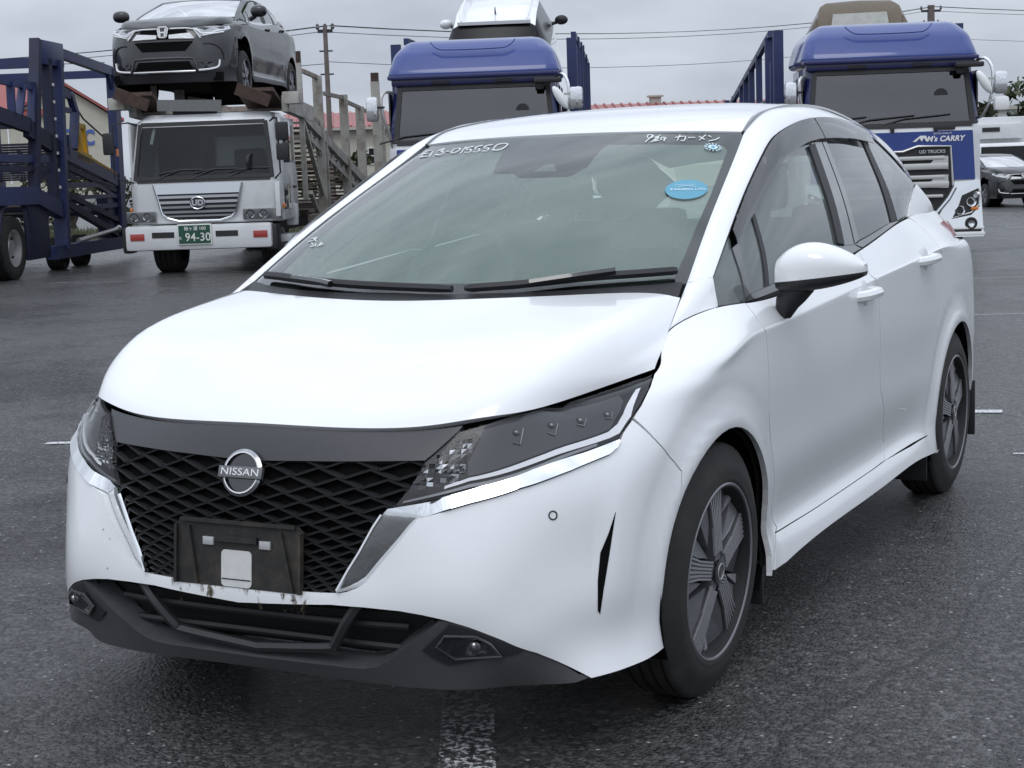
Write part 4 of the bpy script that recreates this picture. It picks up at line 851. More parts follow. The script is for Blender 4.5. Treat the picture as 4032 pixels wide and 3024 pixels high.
# ---------------- wheels
blade=mat('wheel_graphite',(.125,.127,.135),.30,.25,noise=.08,nscale=60); blade2=mat('wheel_machined',(.40,.40,.415),.3,.5); blade3=mat('wheel_graphite_light',(.20,.20,.212),.3,.3); deep=mat('wheel_deep',(.012,.012,.013),.7)
def wheel(name,cx,cy,sg,steer,lean,rot,parent,r=.3135,rim=.213,wid=.185,style='cover',dz=0):
    W=empty(name,(0,0,0)); W.parent=parent
    M=Matrix.Translation((sg*cx,cy,r-.008+dz))@Matrix.Rotation(steer,4,'Z')@Matrix.Rotation(lean*sg,4,'Y')@Matrix.Diagonal((sg,1,1,1))
    m=MB(); h=wid/2; pr=[(-h*.85,rim-.004),(-h,rim+.03),(-h*.97,r*.86),(-h*.82,r*.955),(-h*.66,r*.992)]
    gro=[(-.052,.0),(-.05,.008),(-.044,.008),(-.042,0),(-.02,0),(-.018,.008),(-.012,.008),(-.01,0),(.01,0),(.012,.008),(.018,.008),(.02,0),(.042,0),(.044,.008),(.05,.008),(.052,0)]
    pr+=[(x*wid/.185,r-d) for x,d in gro]+[(h*.60,r*.998),(h*.675,r*.990),(h*.735,r*.965),(h*.80,r*.925),(h*.87,r*.88),(h*.93,r*.84),(h*.965,r*.80),(h*.975,rim+.026),(h*.965,rim+.018),(h*.975,rim+.015),(h*.95,rim+.008),(h*.86,rim-.002)]
    m.lathe(pr,rubber,48,M=M)
    m.build('tyre',W,fixn=True)
    o=h-.010
    m=MB(); m.lathe([(h*.84,rim+.006),(h*.93,rim+.006),(h*.96,rim+.002),(h*.90,rim-.006),(o-.02,rim-.012),(o-.05,.19*rim/.207),(o-.055,0.001)],deep,48,M=M); m.lathe([(h*.84,rim+.006),(h*.93,rim+.0065),(h*.965,rim+.003),(h*.955,rim-.001),(h*.90,rim-.004)],blade3,48,M=M); rm=m.build('rim',W,fixn=True)
    if style=='cover':
        for k in range(5):
            A=M@Matrix.Rotation(rot+2*math.pi*k/5,4,'X')
            q=lambda rr,an,hh: A@Vector((hh,rr*math.sin(an),rr*math.cos(an)))
            up_=A.to_3x3()@Vector((1,0,0))
            def slab(pts,th,mt,nm):
                m=MB(); a=[q(*p) for p in pts]; b=[p-up_*th for p in a]; k=len(a)
                m.add(a+b,[tuple(range(k)),tuple(range(2*k-1,k-1,-1))]+[(i,k+i,k+(i+1)%k,(i+1)%k) for i in range(k)],mt); return m.build(nm,rm,fixn=True)
            slab([(.028,-.55,o-.004),(.028,.55,o-.004),(.120,.20,o-.008),(.209,.185,o-.015),(.2105,0,o-.015),(.209,-.185,o-.015),(.120,-.20,o-.008)],.028,blade,'spoke')
            m=MB()
            for t in range(6):
                f=-1+.4*t
                m.bar(q(.050,f*.42,o-.0035),q(.122,f*.175,o-.0075),.0048,.006,blade2,up=up_); m.bar(q(.122,f*.175,o-.0075),q(.208,f*.160,o-.0145),.0050,.006,blade2,up=up_)
            m.build('spoke_ribs',rm)
            slab([(.060,.50,o-.014),(.125,.23,o-.014),(.209,.21,o-.020),(.208,.66,o-.036),(.120,.62,o-.030)],.02,blade,'facet')
            slab([(.075,-.44,o-.018),(.130,-.24,o-.016),(.209,-.205,o-.020),(.208,-.44,o-.030)],.02,blade3,'facet')
            slab([(.150,.70,o-.034),(.209,.665,o-.024),(.209,.80,o-.022)],.01,blade2,'facet')
        m=MB(); m.lathe([(o-.02,.034),(o+.002,.031),(o+.004,.02),(o+.004,.0005)],gloss,20,M=M); m.lathe([(o+.0045,.022),(o+.006,.021),(o+.006,.018),(o+.0045,.017)],blade2,20,M=M); m.build('hub_cap',rm,fixn=True)
    return W
wheel('wheel',.741,0,1,-.015,.0536,R(4),car)
wheel('wheel',.745,0,-1,-.041,0,R(20),car)
wheel('wheel',.745,2.58,1,0,.012,R(2),car)
wheel('wheel',.745,2.58,-1,0,0,R(40),car)
for sg in(1,-1):
    m=MB(); m.box((sg*.765,.352,.185),(.10,.012,.12),blackp,bev=.004); m.build('mud_flap',car)
    m=MB(); m.box((sg*.77,2.93,.27),(.13,.012,.22),blackp,bev=.004); m.build('mud_flap',car)
    m=MB(); m.box((sg*.74,2.235,.17),(.13,.012,.14),blackp,bev=.004); m.build('mud_flap',car)
m=MB(); m.box((0,1.3,.24),(1.3,3.2,.08),void); m.build('underbody',car)

# ------------------------------------------------------------------ trucks and car carriers
RZ=.410238
tw=mat('truck_white',(.68,.69,.70),.35,coat=.6,noise=.03,nscale=4,dirt=(.30,.28,.25),dscale=3,damt=.25)
tblue=mat('truck_blue',(.006,.034,.21),.3,coat=.6,noise=.05,nscale=5)
tblue2=mat('truck_blue_dark',(.012,.016,.10),.35,coat=.6)
navy=mat('carrier_navy',(.022,.034,.115),.45,noise=.15,nscale=7,dirt=(.035,.032,.03),dscale=5,damt=.6,bump=.1,bscale=60)
navyd=mat('carrier_navy_dark',(.014,.018,.05),.6,noise=.2,nscale=7,dirt=(.03,.022,.018),dscale=6,damt=.6)
cream=mat('carrier_cream',(.42,.41,.37),.5,noise=.1,nscale=6,dirt=(.13,.065,.03),dscale=4,damt=.75)
creamd=mat('carrier_cream_dirty',(.26,.23,.20),.6,noise=.15,nscale=8,dirt=(.08,.035,.018),dscale=7,damt=.9)
rusty=mat('rusty_steel',(.055,.032,.024),.75,noise=.4,nscale=12,bump=.3,bscale=80)
tglass=glassmat('truck_glass',(.42,.47,.45),1.7,boost=.05)
amber=mat('amber_lens',(.75,.20,.02),.2,coat=1); redl=mat('red_reflector',(.35,.03,.02),.25,coat=1)
lampg=glassmat('lamp_cover',(.8,.8,.8),1.45); dark=mat('dark_steel',(.02,.02,.022),.6); steel=mat('alloy_steel',(.48,.48,.47),.4,.7,noise=.1)
plateg=mat('plate_green',(.012,.075,.045),.5); platew=mat('plate_white',(.75,.77,.74),.5)
yellow=mat('yellow_paint',(.62,.36,.02),.5)
def piece(name,parent,a,b,w,h,m,up=(0,0,1)):
    k=MB(); k.bar(a,b,w,h,m,up); return k.build(name,parent)
def boxp(name,parent,c,d,m,bev=0,M=None):
    k=MB(); k.box(c,d,m,M,bev); return k.build(name,parent)
def shellrings(rings,m,back,skip=(),name='cab',parent=None,bev=.0,floor=True):
    "cab of horizontal rings (z, y of the front, half width); faces in skip (front faces between ring i and i+1) stay open"
    k=MB();vs=[]
    for z,y,h in rings: vs+=[(-h,y+.10,z),(-h*.90,y,z),(h*.90,y,z),(h,y+.10,z),(h,back,z),(-h,back,z)]
    fs=[]
    for i in range(len(rings)-1):
        for j in range(6):
            if (i in skip and j==1): continue
            a=i*6+j;b=i*6+(j+1)%6; fs.append((a,b,b+6,a+6))
    n=(len(rings)-1)*6; fs.append((n,n+1,n+2,n+3,n+4,n+5)); fs.append((5,4,3,2,1,0))
    bm=bmesh.new(); V=[bm.verts.new(v) for v in vs]
    for f in fs: bm.faces.new([V[i] for i in f])
    bmesh.ops.recalc_face_normals(bm,faces=bm.faces[:])
    if bev:
        ed=[e for e in bm.edges if len(e.link_faces)==2 and e.calc_face_angle(0)>R(14)]
        bmesh.ops.bevel(bm,geom=ed,offset=bev,segments=3,profile=.5,affect='EDGES')
    bm.verts.index_update(); k.add([v.co[:] for v in bm.verts],[[v.index for v in f.verts] for f in bm.faces],m,True); bm.free()
    return k.build(name,parent)
def screen_quad(name,parent,rings,i,m,off,inset=(.0,.0),mats=None):
    (z0,y0,h0),(z1,y1,h1)=rings[i],rings[i+1]; h0*=.9;h1*=.9
    n=Vector((0,-(z1-z0),(y1-y0))).normalized()*off
    k=MB(); a,b=inset; q=[]
    for (x,t) in((-1,0),(1,0),(1,1),(-1,1)):
        tt=b+(1-2*b)*t; h=h0+(h1-h0)*tt-a
        q.append(Vector((x*h,y0+(y1-y0)*tt,z0+(z1-z0)*tt))+n)
    k.add(q,[(0,1,2,3)],m); return k.build(name,parent)
def truck_wheel(parent,x,y,r,w,sg,face=True,name='wheel'):
    W=empty(name,(0,0,0)); W.parent=parent
    k=MB(); h=w/2
    k.lathe([(-h,r*.55),(-h,r*.9),(-h*.85,r*.985),(-h*.5,r),(-h*.45,r-.015),(-h*.38,r),(-h*.05,r),(0,r-.015),(h*.05,r),(h*.38,r),(h*.45,r-.015),(h*.5,r),(h*.85,r*.985),(h,r*.9),(h*.98,r*.62),(h*.9,r*.56)],rubber,36,c=(0,y,r-.01),M=Matrix.Translation((x,0,0))@Matrix.Diagonal((sg,1,1,1)))
    k.build('tyre',W,fixn=True)
    if face:
        k=MB(); k.lathe([(h*.8,r*.60),(h*.95,r*.58),(h*.9,r*.53),(h*.35,r*.50),(h*.30,r*.30),(h*.62,r*.25),(h*.66,r*.1),(h*.66,.001)],steel,36,c=(0,y,r-.01),M=Matrix.Translation((x,0,0))@Matrix.Diagonal((sg,1,1,1)))
        for q in range(8):
            a=2*math.pi*q/8; k.ellipsoid((x+sg*h*.36,y+r*.38*math.sin(a),r-.01+r*.38*math.cos(a)),(.02,.03,.03),dark,8,6)
        k.build('rim',W,fixn=True)
    return W
def interior(root,rings,i,back,seats,win,m=None):
    z0=rings[i][0]-.06; z1=rings[i+1][0]+.04; h=rings[i][2]*.9
    k=MB(); y0=rings[i][1]
    k.box((0,(y0+back)/2+.1,z0-.05),(h*2,back-y0-.1,.04),dark); k.box((0,(y0+back)/2+.15,z1),(h*2,back-y0-.2,.03),dark)
    x0,x1,w0,w1=win
    k.box(((-h+x0)/2,back-.05,(z0+z1)/2),(x0+h,.03,z1-z0),dark); k.box(((x1+h)/2,back-.05,(z0+z1)/2),(h-x1,.03,z1-z0),dark)
    k.box(((x0+x1)/2,back-.05,(z0+w0)/2),(x1-x0,.03,w0-z0),dark); k.box(((x0+x1)/2,back-.05,(w1+z1)/2),(x1-x0,.03,z1-w1),dark)
    k.build('cab_interior',root)
    boxp('dashboard',root,(0,y0+.28,z0+.03),(h*2-.05,.36,.10),cab,.03)
    for x in seats:
        boxp('seat',root,(x,y0+.95,z0+.12),(.42,.14,.62),cab,.05); 
    k=MB(); X=Vector((1,0,0));Y=Vector((0,.75,.66)); c=Vector((seats[0],y0+.48,z0+.12))
    k.tube([c+X*.19*math.cos(a)+Y*.19*math.sin(a) for a in np.linspace(0,6.2832,23)[:-1]],.013,dark,6,closed=True); k.bar(c-X*.18,c+X*.18,.04,.02,dark); k.build('steering_wheel',root)
# ---------- white lorry of the old carrier
wt=empty('carrier_truck',(-11.49,13.91,0),RZ,'white car carrier lorry with green plate and rusty ramps under the dark car','truck')
wr=[(.66,.02,1.02),(1.20,.0,1.02),(1.27,.02,1.02),(1.98,.14,.93),(2.04,.17,.91),(2.12,.34,.84)]
shellrings(wr,tw,1.25,(2,),'cab',wt,.03)
interior(wt,wr,2,1.22,(-.42,.42),(-.12,.66,1.42,1.82))
screen_quad('windscreen',wt,wr,2,glassmat('lorry_glass',(.55,.62,.60),1.42),.004,(.01,.01))
k=MB()
for (a,b) in (((-.92,.012,1.27),(.92,.012,1.27)),((-.90,.012,1.235),(.90,.012,1.235)),((-.835,.135,1.985),(.835,.135,1.985)),((-.925,.01,1.25),(-.845,.13,1.99)),((.925,.01,1.25),(.845,.13,1.99))): k.bar(a,b,.05,.03,blackp,up=(0,-1,.2))
k.build('windscreen_seal',wt)
k=MB()
for x0 in(-.62,-.15,.32):
    k.tube([(x0-.02,.0,1.24),(x0+.10,.0,1.30),(x0+.30,.02,1.375)],.010,blackp,5); k.tube([(x0+.02,.012,1.33),(x0+.30,.02,1.375),(x0+.62,.02,1.37)],.011,blackp,5)
    k.build('wiper',wt); k=MB()
gchr=mat('grille_chrome',(.62,.64,.66),.12,.9)
gr=empty('grille',(0,0,0)); gr.parent=wt
def trap(z): return float(np.interp(z,[.70,.74,.80,1.20],[.28,.42,.50,.60]))
k=MB(); k.prism([(-trap(1.19)-.08,-.012,1.19),(trap(1.19)-.08,-.012,1.19),(trap(.80)-.08,-.012,.80),(trap(.74)-.08,-.012,.74),(trap(.70)-.08,-.012,.705),(-trap(.70)-.08,-.012,.705),(-trap(.74)-.08,-.012,.74),(-trap(.80)-.08,-.012,.80)],(0,.02,0),dark); k.build('surround',gr,fixn=True)
k=MB(); k.prism([(-.675,-.016,1.195),(.515,-.016,1.195),(.475,-.03,1.06),(-.635,-.03,1.06)],(0,.012,0),gchr); k.build('chrome_panel',gr,fixn=True)
for z,hh in((1.02,.035),(.95,.035),(.885,.03),(.82,.03),(.765,.022)):
    boxp('bar',gr,(-.08,-.022,z),(trap(z)*2-.03,.02,hh),gchr if z>.9 else mat('grille_grey',(.30,.31,.32),.3,.6))
k=MB(); pts=[(-trap(z)-.08,-.02,z) for z in(1.19,1.0,.80,.74,.70)]+[(trap(z)-.08,-.02,z) for z in(.70,.74,.80,1.0,1.19)]; k.tube(pts,.014,gchr,6); k.build('frame',gr)
k=MB(); A=Matrix.Translation((-.085,-.045,.935))@Matrix.Rotation(R(90),4,'X')
k.lathe([(0,.075),(.012,.075),(.012,.0)],dark,24,axis='z',M=A@Matrix.Diagonal((1.25,1,1,1))); eb=k.build('emblem',gr,fixn=True)
k=MB(); k.tube([A@Vector((.098*math.cos(a),.078*math.sin(a),.012)) for a in np.linspace(0,6.2832,29)[:-1]],.009,gchr,6,closed=True); k.build('ring',eb)
text('UD',.10,gchr,eb,A@Matrix.Translation((0,0,.014)),bold=.006,sx=1.05)
for sx,x in((-1,-.865),(1,.71)):
    hl=boxp('headlight',wt,(x,-.012,.765),(.40,.03,.15),mat('lamp_back',(.4,.41,.42),.3,.6),.01)
    for q in(-.10,.08): 
        k=MB(); k.lathe([(0,.05),(-.008,.06),(.010,.03),(.010,.001)],chrome,16,axis='y',c=(x+q,-.03,.765)); k.build('reflector',hl)
    boxp('cover',hl,(x,-.036,.765),(.39,.012,.14),lampg,.004)
boxp('corner_panel',wt,(.99,.05,.95),(.07,.16,.46),tw,.02); boxp('corner_lamp',wt,(.965,.03,.76),(.12,.10,.14),lampg,.01)
bp=boxp('bumper',wt,(-.08,-.05,.485),(1.98,.20,.33),tw,.05)
for x in(-.97,.83): boxp('end_cap',bp,(x*1.09,.03,.46),(.14,.26,.34),dark,.04)
for x in(-.90,.76): boxp('reflector',bp,(x,-.155,.505),(.19,.012,.09),redl,.004)
for x in(-.55,.31): boxp('slot',bp,(x,-.152,.525),(.30,.008,.075),dark)
pl=boxp('number_plate',bp,(-.12,-.165,.525),(.46,.02,.275),platew,.01); boxp('plate_face',pl,(-.12,-.178,.525),(.425,.004,.24),plateg)
Tf=lambda x,z,y=-.183: Matrix.Translation((x,y,z))@Matrix.Rotation(R(90),4,'X')
text('94-30',.15,platew,pl,Tf(-.075,.485),bold=.0012,sx=.95); text('袖ヶ浦 100',.06,platew,pl,Tf(-.11,.60),bold=.0006); text('あ',.05,platew,pl,Tf(-.315,.475))
# doors, mirrors, lamps
for sg in(-1,1):
    d=boxp('door',wt,(sg*1.015,.62,1.35),(.035,.90,1.35),tw,.015)
    boxp('window',d,(sg*1.03,.62,1.68),(.012,.68,.50),mat('dark_window',(.012,.014,.015),.06,coat=1),.004)
    boxp('lower_window',d,(sg*1.032,.42,.98),(.012,.40,.34),mat('dark_window',(.012,.014,.015),.06,coat=1),.004)
    boxp('handle',d,(sg*1.045,.90,1.10),(.02,.14,.03),dark,.006)
    boxp('side_marker',wt,(sg*1.04,.16,.86),(.03,.10,.06),amber,.01)
    boxp('step',wt,(sg*.98,.62,.42),(.20,.62,.10),tw,.02); boxp('front_wing',wt,(sg*.98,.95,.72),(.16,.10,.30),tw,.03)
for k_,x,z,s in((1,-1.25,1.75,(.15,.07,.29)),(2,1.09,1.84,(.17,.08,.24)),(3,1.09,1.57,(.17,.08,.22))):
    mm=boxp('mirror',wt,(x,-.02,z),s,blackp,.03)
    k=MB(); sg=1 if x>0 else -1
    k.tube([(sg*.90,.15,1.98),(sg*.98,.02,2.02),(x-sg*.06,-.01,2.0),(x-sg*.05,-.0,1.30),(sg*.95,.05,1.22)],.012,blackp,6); k.build('mirror_arm',mm)
truck_wheel(wt,-.66,.62,.36,.34,-1); truck_wheel(wt,.78,.62,.36,.24,1)
k=MB(); k.tube([(.62,.05,1.45),(.66,.04,1.45)],.11,dark,16); k.build('round_mirror',wt)
text('1',.30,platew,wt,Matrix.Translation((-.70,.165,1.82))@Matrix.Rotation(R(80),4,'X')@Matrix.Rotation(R(-12),4,'Z'),bold=.006,name='lettering')
# chassis and carrier behind
boxp('chassis',wt,(0,6.0,.55),(.9,10,.22),dark)
for y in(6.6,7.7): truck_wheel(wt,.78,y,.36,.5,1,False); truck_wheel(wt,-.78,y,.36,.5,-1,False)
for sg in(-1,1):
    X=1.05*sg
    piece('ramp_foot',wt,(sg*.82-.10,.15,2.40),(sg*.82-.10,.8,2.20),.50,.05,rusty)
    piece('ramp_foot_lip',wt,(sg*.82-.34,.12,2.42),(sg*.82+.10,.12,2.24),.05,.16,rusty)
    boxp('deck_bracket',wt,(sg*1.18,.35,2.28),(.22,.30,.16),cream,.01)
    piece('deck_beam',wt,(X,.5,2.22),(X,2.3,2.12),.10,.22,cream)
    piece('ramp_beam',wt,(X,1.6,2.10),(X,7.4,1.02),.09,.14,cream)
    piece('ramp_beam',wt,(X,1.9,1.80),(X,6.9,.86),.05,.06,cream)
    for i in range(11):
        y=2.2+.45*i; z=2.0-.186*(y-1.6)
        piece('lattice_plate',wt,(X,y,z-.04),(X,y+.22,z-.24),.03,.10,cream); piece('lattice_plate',wt,(X,y+.22,z-.24),(X,y+.44,z-.12),.03,.05,cream)
    for y,z0,z1,wd in((1.63,.9,2.82,.07),(3.0,.55,2.70,.13),(3.35,.55,1.9,.10),(5.28,.70,2.52,.13),(6.95,.75,2.38,.14),(8.9,.7,2.90,.15),(9.4,.7,2.40,.14)):
        piece('post',wt,(X,y,z0),(X,y-.05,z1),wd,wd*.8,cream,up=(0,1,0))
        if z1>2.8: piece('post_cap',wt,(X,y-.05,z1),(X,y-.05,z1+.16),wd*.9,wd*.8,rusty,up=(0,1,0))
    for a,b in(((1.83,2.72),(3.2,2.68)),((3.5,2.47),(5.3,2.47)),((5.4,2.42),(7.0,2.36)),((7.1,2.34),(9.0,2.30)),((2.0,2.10),(3.3,1.98))): piece('top_rail',wt,(X,a[0],a[1]),(X,b[0],b[1]),.04,.06,creamd)
    piece('brace',wt,(X,1.5,2.15),(X,3.2,.75),.06,.06,cream); piece('brace',wt,(X,2.0,1.0),(X,2.75,.55),.06,.06,cream)
    piece('bottom_rail',wt,(X,1.9,.62),(X,10.5,.66),.08,.12,creamd)
for i in range(16):
    y=1.8+.36*i; z=2.03-.186*(y-1.6)
    piece('ramp_slat',wt,(-.98,y,z),(.98,y,z),.17,.03,rusty if i%3 else creamd)
for i in range(14):
    y=1.7+.42*i; z=1.55-.16*(y-1.7)
    piece('ramp_slat',wt,(-.98,y,z),(.98,y,z),.14,.03,creamd if i%2 else rusty)
for i in range(10):
    y=2.0+.8*i; piece('cross_member',wt,(-1.0,y,.72),(1.0,y,.72),.12,.06,creamd if i%2 else rusty)
piece('front_cross_beam',wt,(-.62,.22,2.24),(.24,.22,2.21),.06,.15,mat('grey_beam',(.16,.165,.16),.5,noise=.1)); piece('front_cross_beam',wt,(-.45,.35,2.16),(.15,.35,2.15),.05,.10,dark)
piece('headboard',wt,(-.95,1.42,1.2),(.95,1.42,1.2),.05,1.0,dark); piece('roof_rack_beam',wt,(-1.0,.9,2.18),(1.0,.9,2.18),.2,.07,creamd)
# ---------- blue lorries
br=[(.25,.03,1.06),(.90,.0,1.08),(1.50,.0,1.07),(1.60,.03,1.06),(2.26,.17,1.0),(2.36,.20,1.0)]
def blue_truck(loc,label,win=(-.4,.2,1.75,2.1)):
    T=empty('blue_truck',loc,RZ,label,'truck','blue cab-over lorries towing car carriers')
    shellrings(br[:4],tw,1.75,(),'cab',T,.03); shellrings(br[3:],tblue2,1.75,(0,),'cab_upper',T,.02)
    # blue front panel with the grille opening, butted on the cab front
    k=MB(); k.prism([(-.96,-.006,1.52),(.96,-.006,1.52),(.99,-.012,.93),(-.99,-.012,.93)],(0,.02,0),tblue); k.build('front_panel',T,fixn=True)
    boxp('visor_band',T,(0,.19,2.345),(2.02,.14,.10),tblue2,.02)
    shellrings([(2.38,.10,1.06),(2.44,.10,1.06),(2.50,.14,1.05),(2.70,.26,.99),(2.84,.46,.86),(2.87,.62,.78)],tblue,1.8,(),'roof_fairing',T,.06)
    k=MB(); k.tube(smooth_line([(-.52,.27,2.82),(-.44,.205,2.745),(-.30,.19,2.72),(.30,.19,2.72),(.44,.205,2.745),(.52,.27,2.82)],4),.010,tblue,6); k.build('fairing_crease',T)
    boxp('fairing_lip',T,(0,.16,2.395),(2.10,.20,.05),tblue2,.015)
    interior(T,br,3,1.7,(-.48,.48),win)
    screen_quad('windscreen',T,br,3,tglass,.004,(.0,.0))
    k=MB()
    for a,b in(((-.955,.025,1.60),(.955,.025,1.60)),((-.90,.165,2.265),(.90,.165,2.265)),((-.965,.02,1.60),(-.91,.16,2.27)),((.965,.02,1.60),(.91,.16,2.27))): k.bar(a,b,.06,.03,blackp,up=(0,-1,.2))
    k.build('windscreen_seal',T)
    for x in(-.40,.38): boxp('marker_lamp',T,(x,.12,2.325),(.22,.03,.035),dark,.008)
    k=MB()
    for x in(-.55,.45,.02): k.tube([(x-.62,.02,1.60),(x-.30,.02,1.68),(x+.25,.035,1.72)],.011,blackp,5)
    k.build('wiper',T)
    for x in(-.6,.0,.52): boxp('wiper_mount',T,(x,-.012,1.555),(.05,.02,.07),dark,.01)
    boxp('grab_recess',T,(.62,-.012,1.56),(.26,.014,.05),dark,.01)
    # grille
    G_=empty('grille',(0,0,0)); G_.parent=T
    k=MB(); k.prism([(-.70,-.02,1.34),(-.28,-.02,1.34),(-.10,-.02,1.28),(.10,-.02,1.28),(.28,-.02,1.34),(.70,-.02,1.34),(.74,-.02,.86),(.42,-.02,.36),(-.42,-.02,.36),(-.74,-.02,.86)],(0,.02,0),dark); k.build('backing',G_,fixn=True)
    k=MB(); k.tube([(-.72,-.035,.86),(-.69,-.035,1.335),(-.30,-.035,1.345),(-.12,-.035,1.285),(.12,-.035,1.285),(.30,-.035,1.345),(.69,-.035,1.335),(.72,-.035,.86)],.014,mat('grille_silver',(.60,.60,.58),.3,.5),8); k.build('frame',G_)
    for z,hh,w_ in((1.20,.05,.62),(1.10,.075,.66),(.97,.05,.62),(.88,.075,.67),(.74,.04,.60)):
        k=MB(); k.box((0,-.04,z),(w_*2,.04,hh),steel if False else mat('grille_silver',(.60,.60,.58),.3,.5,dirt=(.2,.14,.09),dscale=5,damt=.5),None,.012); k.build('bar',G_)
    for sg in(-1,1):
        for z in(1.15,.925): k=MB(); k.prism([(sg*.40,-.05,z-.08),(sg*.66,-.055,z-.09),(sg*.66,-.055,z+.07),(sg*.52,-.05,z+.07)],(0,.03,0),mat('grille_silver',(.60,.60,.58),.3,.5)); k.build('bar_end',G_,fixn=True)
        k=MB(); k.tube([(sg*.74,-.05,.84),(sg*.66,-.06,.70),(sg*.40,-.06,.40)],.030,gchr,8); k.build('diagonal_trim',G_)
        # chrome corner with headlight
        C_=empty('bumper_corner',(0,0,0)); C_.parent=T
        k=MB(); k.prism([(sg*.72,-.01,.90),(sg*1.05,-.005,.92),(sg*1.08,-.09,.24),(sg*.45,-.10,.24),(sg*.45,-.085,.36),(sg*.70,-.03,.74)],(0,.10,0),chrome); k.build('chrome_shell',C_,fixn=True)
        k=MB(); k.prism([(sg*.78,-.066,.60),(sg*.83,-.06,.74),(sg*1.02,-.05,.82),(sg*1.03,-.068,.60),(sg*.93,-.076,.50),(sg*.70,-.080,.46)],(0,.02,0),dark); hh_=k.build('headlight',C_,fixn=True)
        for cx_,cz_,rr in((.80,.56,.055),(.93,.66,.06),(.99,.74,.04)):
            k=MB(); k.lathe([(0,rr*.8),(-.012,rr),(.02,rr*.5),(.02,.001)],chrome,16,axis='y',c=(sg*cx_,-.078,cz_)); k.build('reflector',hh_)
        boxp('indicator',hh_,(sg*.97,-.082,.58),(.09,.01,.035),amber,.004,None)
        k=MB(); k.tube([(sg*.70,-.068,.47),(sg*.93,-.065,.53),(sg*1.03,-.058,.63),(sg*1.04,-.055,.82)],.012,bright,6); k.build('lamp_trim',hh_)
        k=MB(); k.lathe([(0,.075),(-.03,.07),(-.03,.05),(0,.04),(0,.001)],dark,18,axis='y',c=(sg*.93,-.075,.40)); k.lathe([(-.01,.045),(-.02,.04),(-.01,.001)],chrome,14,axis='y',c=(sg*.93,-.08,.40)); k.build('fog_lamp',C_)
        boxp('lower_trim',C_,(sg*.76,-.095,.315),(.58,.02,.025),dark); boxp('sheen_strip',C_,(sg*.78,-.092,.345),(.60,.02,.03),bright,.006); boxp('sheen_strip',C_,(sg*.78,-.102,.275),(.62,.02,.04),bright,.008)  # white strips carry the chrome's bright reflection as colour
        k=MB(); k.box((sg*1.055,.62,1.93),(.02,.85,.62),mat('dark_window',(.012,.014,.015),.06,coat=1),None,.008); k.build('side_window',T)
        boxp('step',T,(sg*1.0,.72,.42),(.14,.8,.3),tw,.03)
        truck_wheel(T,sg*.86,1.05,.40,.28,sg)
    boxp('lower_bumper',T,(0,-.02,.30),(.90,.06,.12),chrome,.015)
    text('UD TRUCKS',.055,mat('silver_letters',(.6,.6,.6),.3,.5),G_,Tf(.47,1.275,-.045),bold=.001)
    k=MB(); k.prism([(.24,-.022,1.40),(.33,-.022,1.47),(.40,-.022,1.47),(.43,-.022,1.40),(.405,-.022,1.40),(.375,-.022,1.445),(.35,-.022,1.40),(.325,-.022,1.44),(.28,-.022,1.40)],(0,.01,0),bright); k.build('company_mark',T,fixn=True)
    text("M's CARRY",.088,bright,T,Tf(.63,1.425,-.014),bold=.003,shear=.25)
    text("UNITED MOBILITY",.026,bright,T,Tf(.60,1.49,-.014))
    # mirrors
    for sg in(-1,1):
        Mr=empty('mirror_cluster',(0,0,0)); Mr.parent=T
        k=MB(); k.tube(smooth_line([(sg*1.0,.15,2.33),(sg*1.10,.0,2.37),(sg*1.17,-.08,2.24),(sg*1.17,-.08,1.95),(sg*1.08,.0,1.70),(sg*1.02,.08,1.66)] if sg>0 else [(sg*1.0,.15,2.22),(sg*1.08,.0,2.22),(sg*1.12,-.05,2.12),(sg*1.10,-.05,1.92),(sg*1.05,.0,1.75),(sg*1.02,.08,1.55)],4),.018,chrome if sg>0 else steel,8); k.build('arm',Mr)
        if sg>0:
            k=MB(); k.box((1.265,-.1,2.07),(.16,.11,.27),chrome,None,.045); k.build('mirror_head',Mr)
            k=MB(); k.box((1.27,-.12,1.82),(.18,.12,.17),bright,None,.045); k.build('mirror_head',Mr)
            k=MB(); k.ellipsoid((0,0,0),(.055,.05,.16),bright,14,10); k.v=[(Matrix.Translation((1.07,-.12,2.08))@Matrix.Rotation(R(-32),4,'Y')@Vector(v))[:] for v in k.v]; k.build('mirror_head',Mr)
            k=MB(); k.box((.92,.02,2.30),(.34,.12,.06),dark,None,.02); k.box((.82,.06,2.24),(.10,.08,.10),dark,None,.03); k.build('camera_housing',Mr)
            for z in(2.12,1.86): piece('bracket',Mr,(1.12,-.09,z),(1.24,-.12,z),.03,.025,steel)
        else:
            k=MB(); k.box((-1.225,-.1,2.02),(.15,.11,.30),chrome,None,.05); k.build('mirror_head',Mr)
            piece('bracket',Mr,(-1.08,-.06,2.04),(-1.2,-.10,2.04),.03,.025,dark)
    k=MB(); k.tube([(.60,.10,1.95),(.60,.125,1.95)],.085,dark,16); k.tube([(.60,.12,1.95),(.80,.2,2.0)],.008,dark,5); k.build('round_mirror',T)
    return T
bt=blue_truck((-2.88,16.25,0),'blue and white lorry at right with chrome grille carrying a tan soft top car')
mt=copy_tree(bt); mt.location=(-7.47,14.09,0); mt['label']='blue and white lorry in the middle carrying a white car with roof rails'
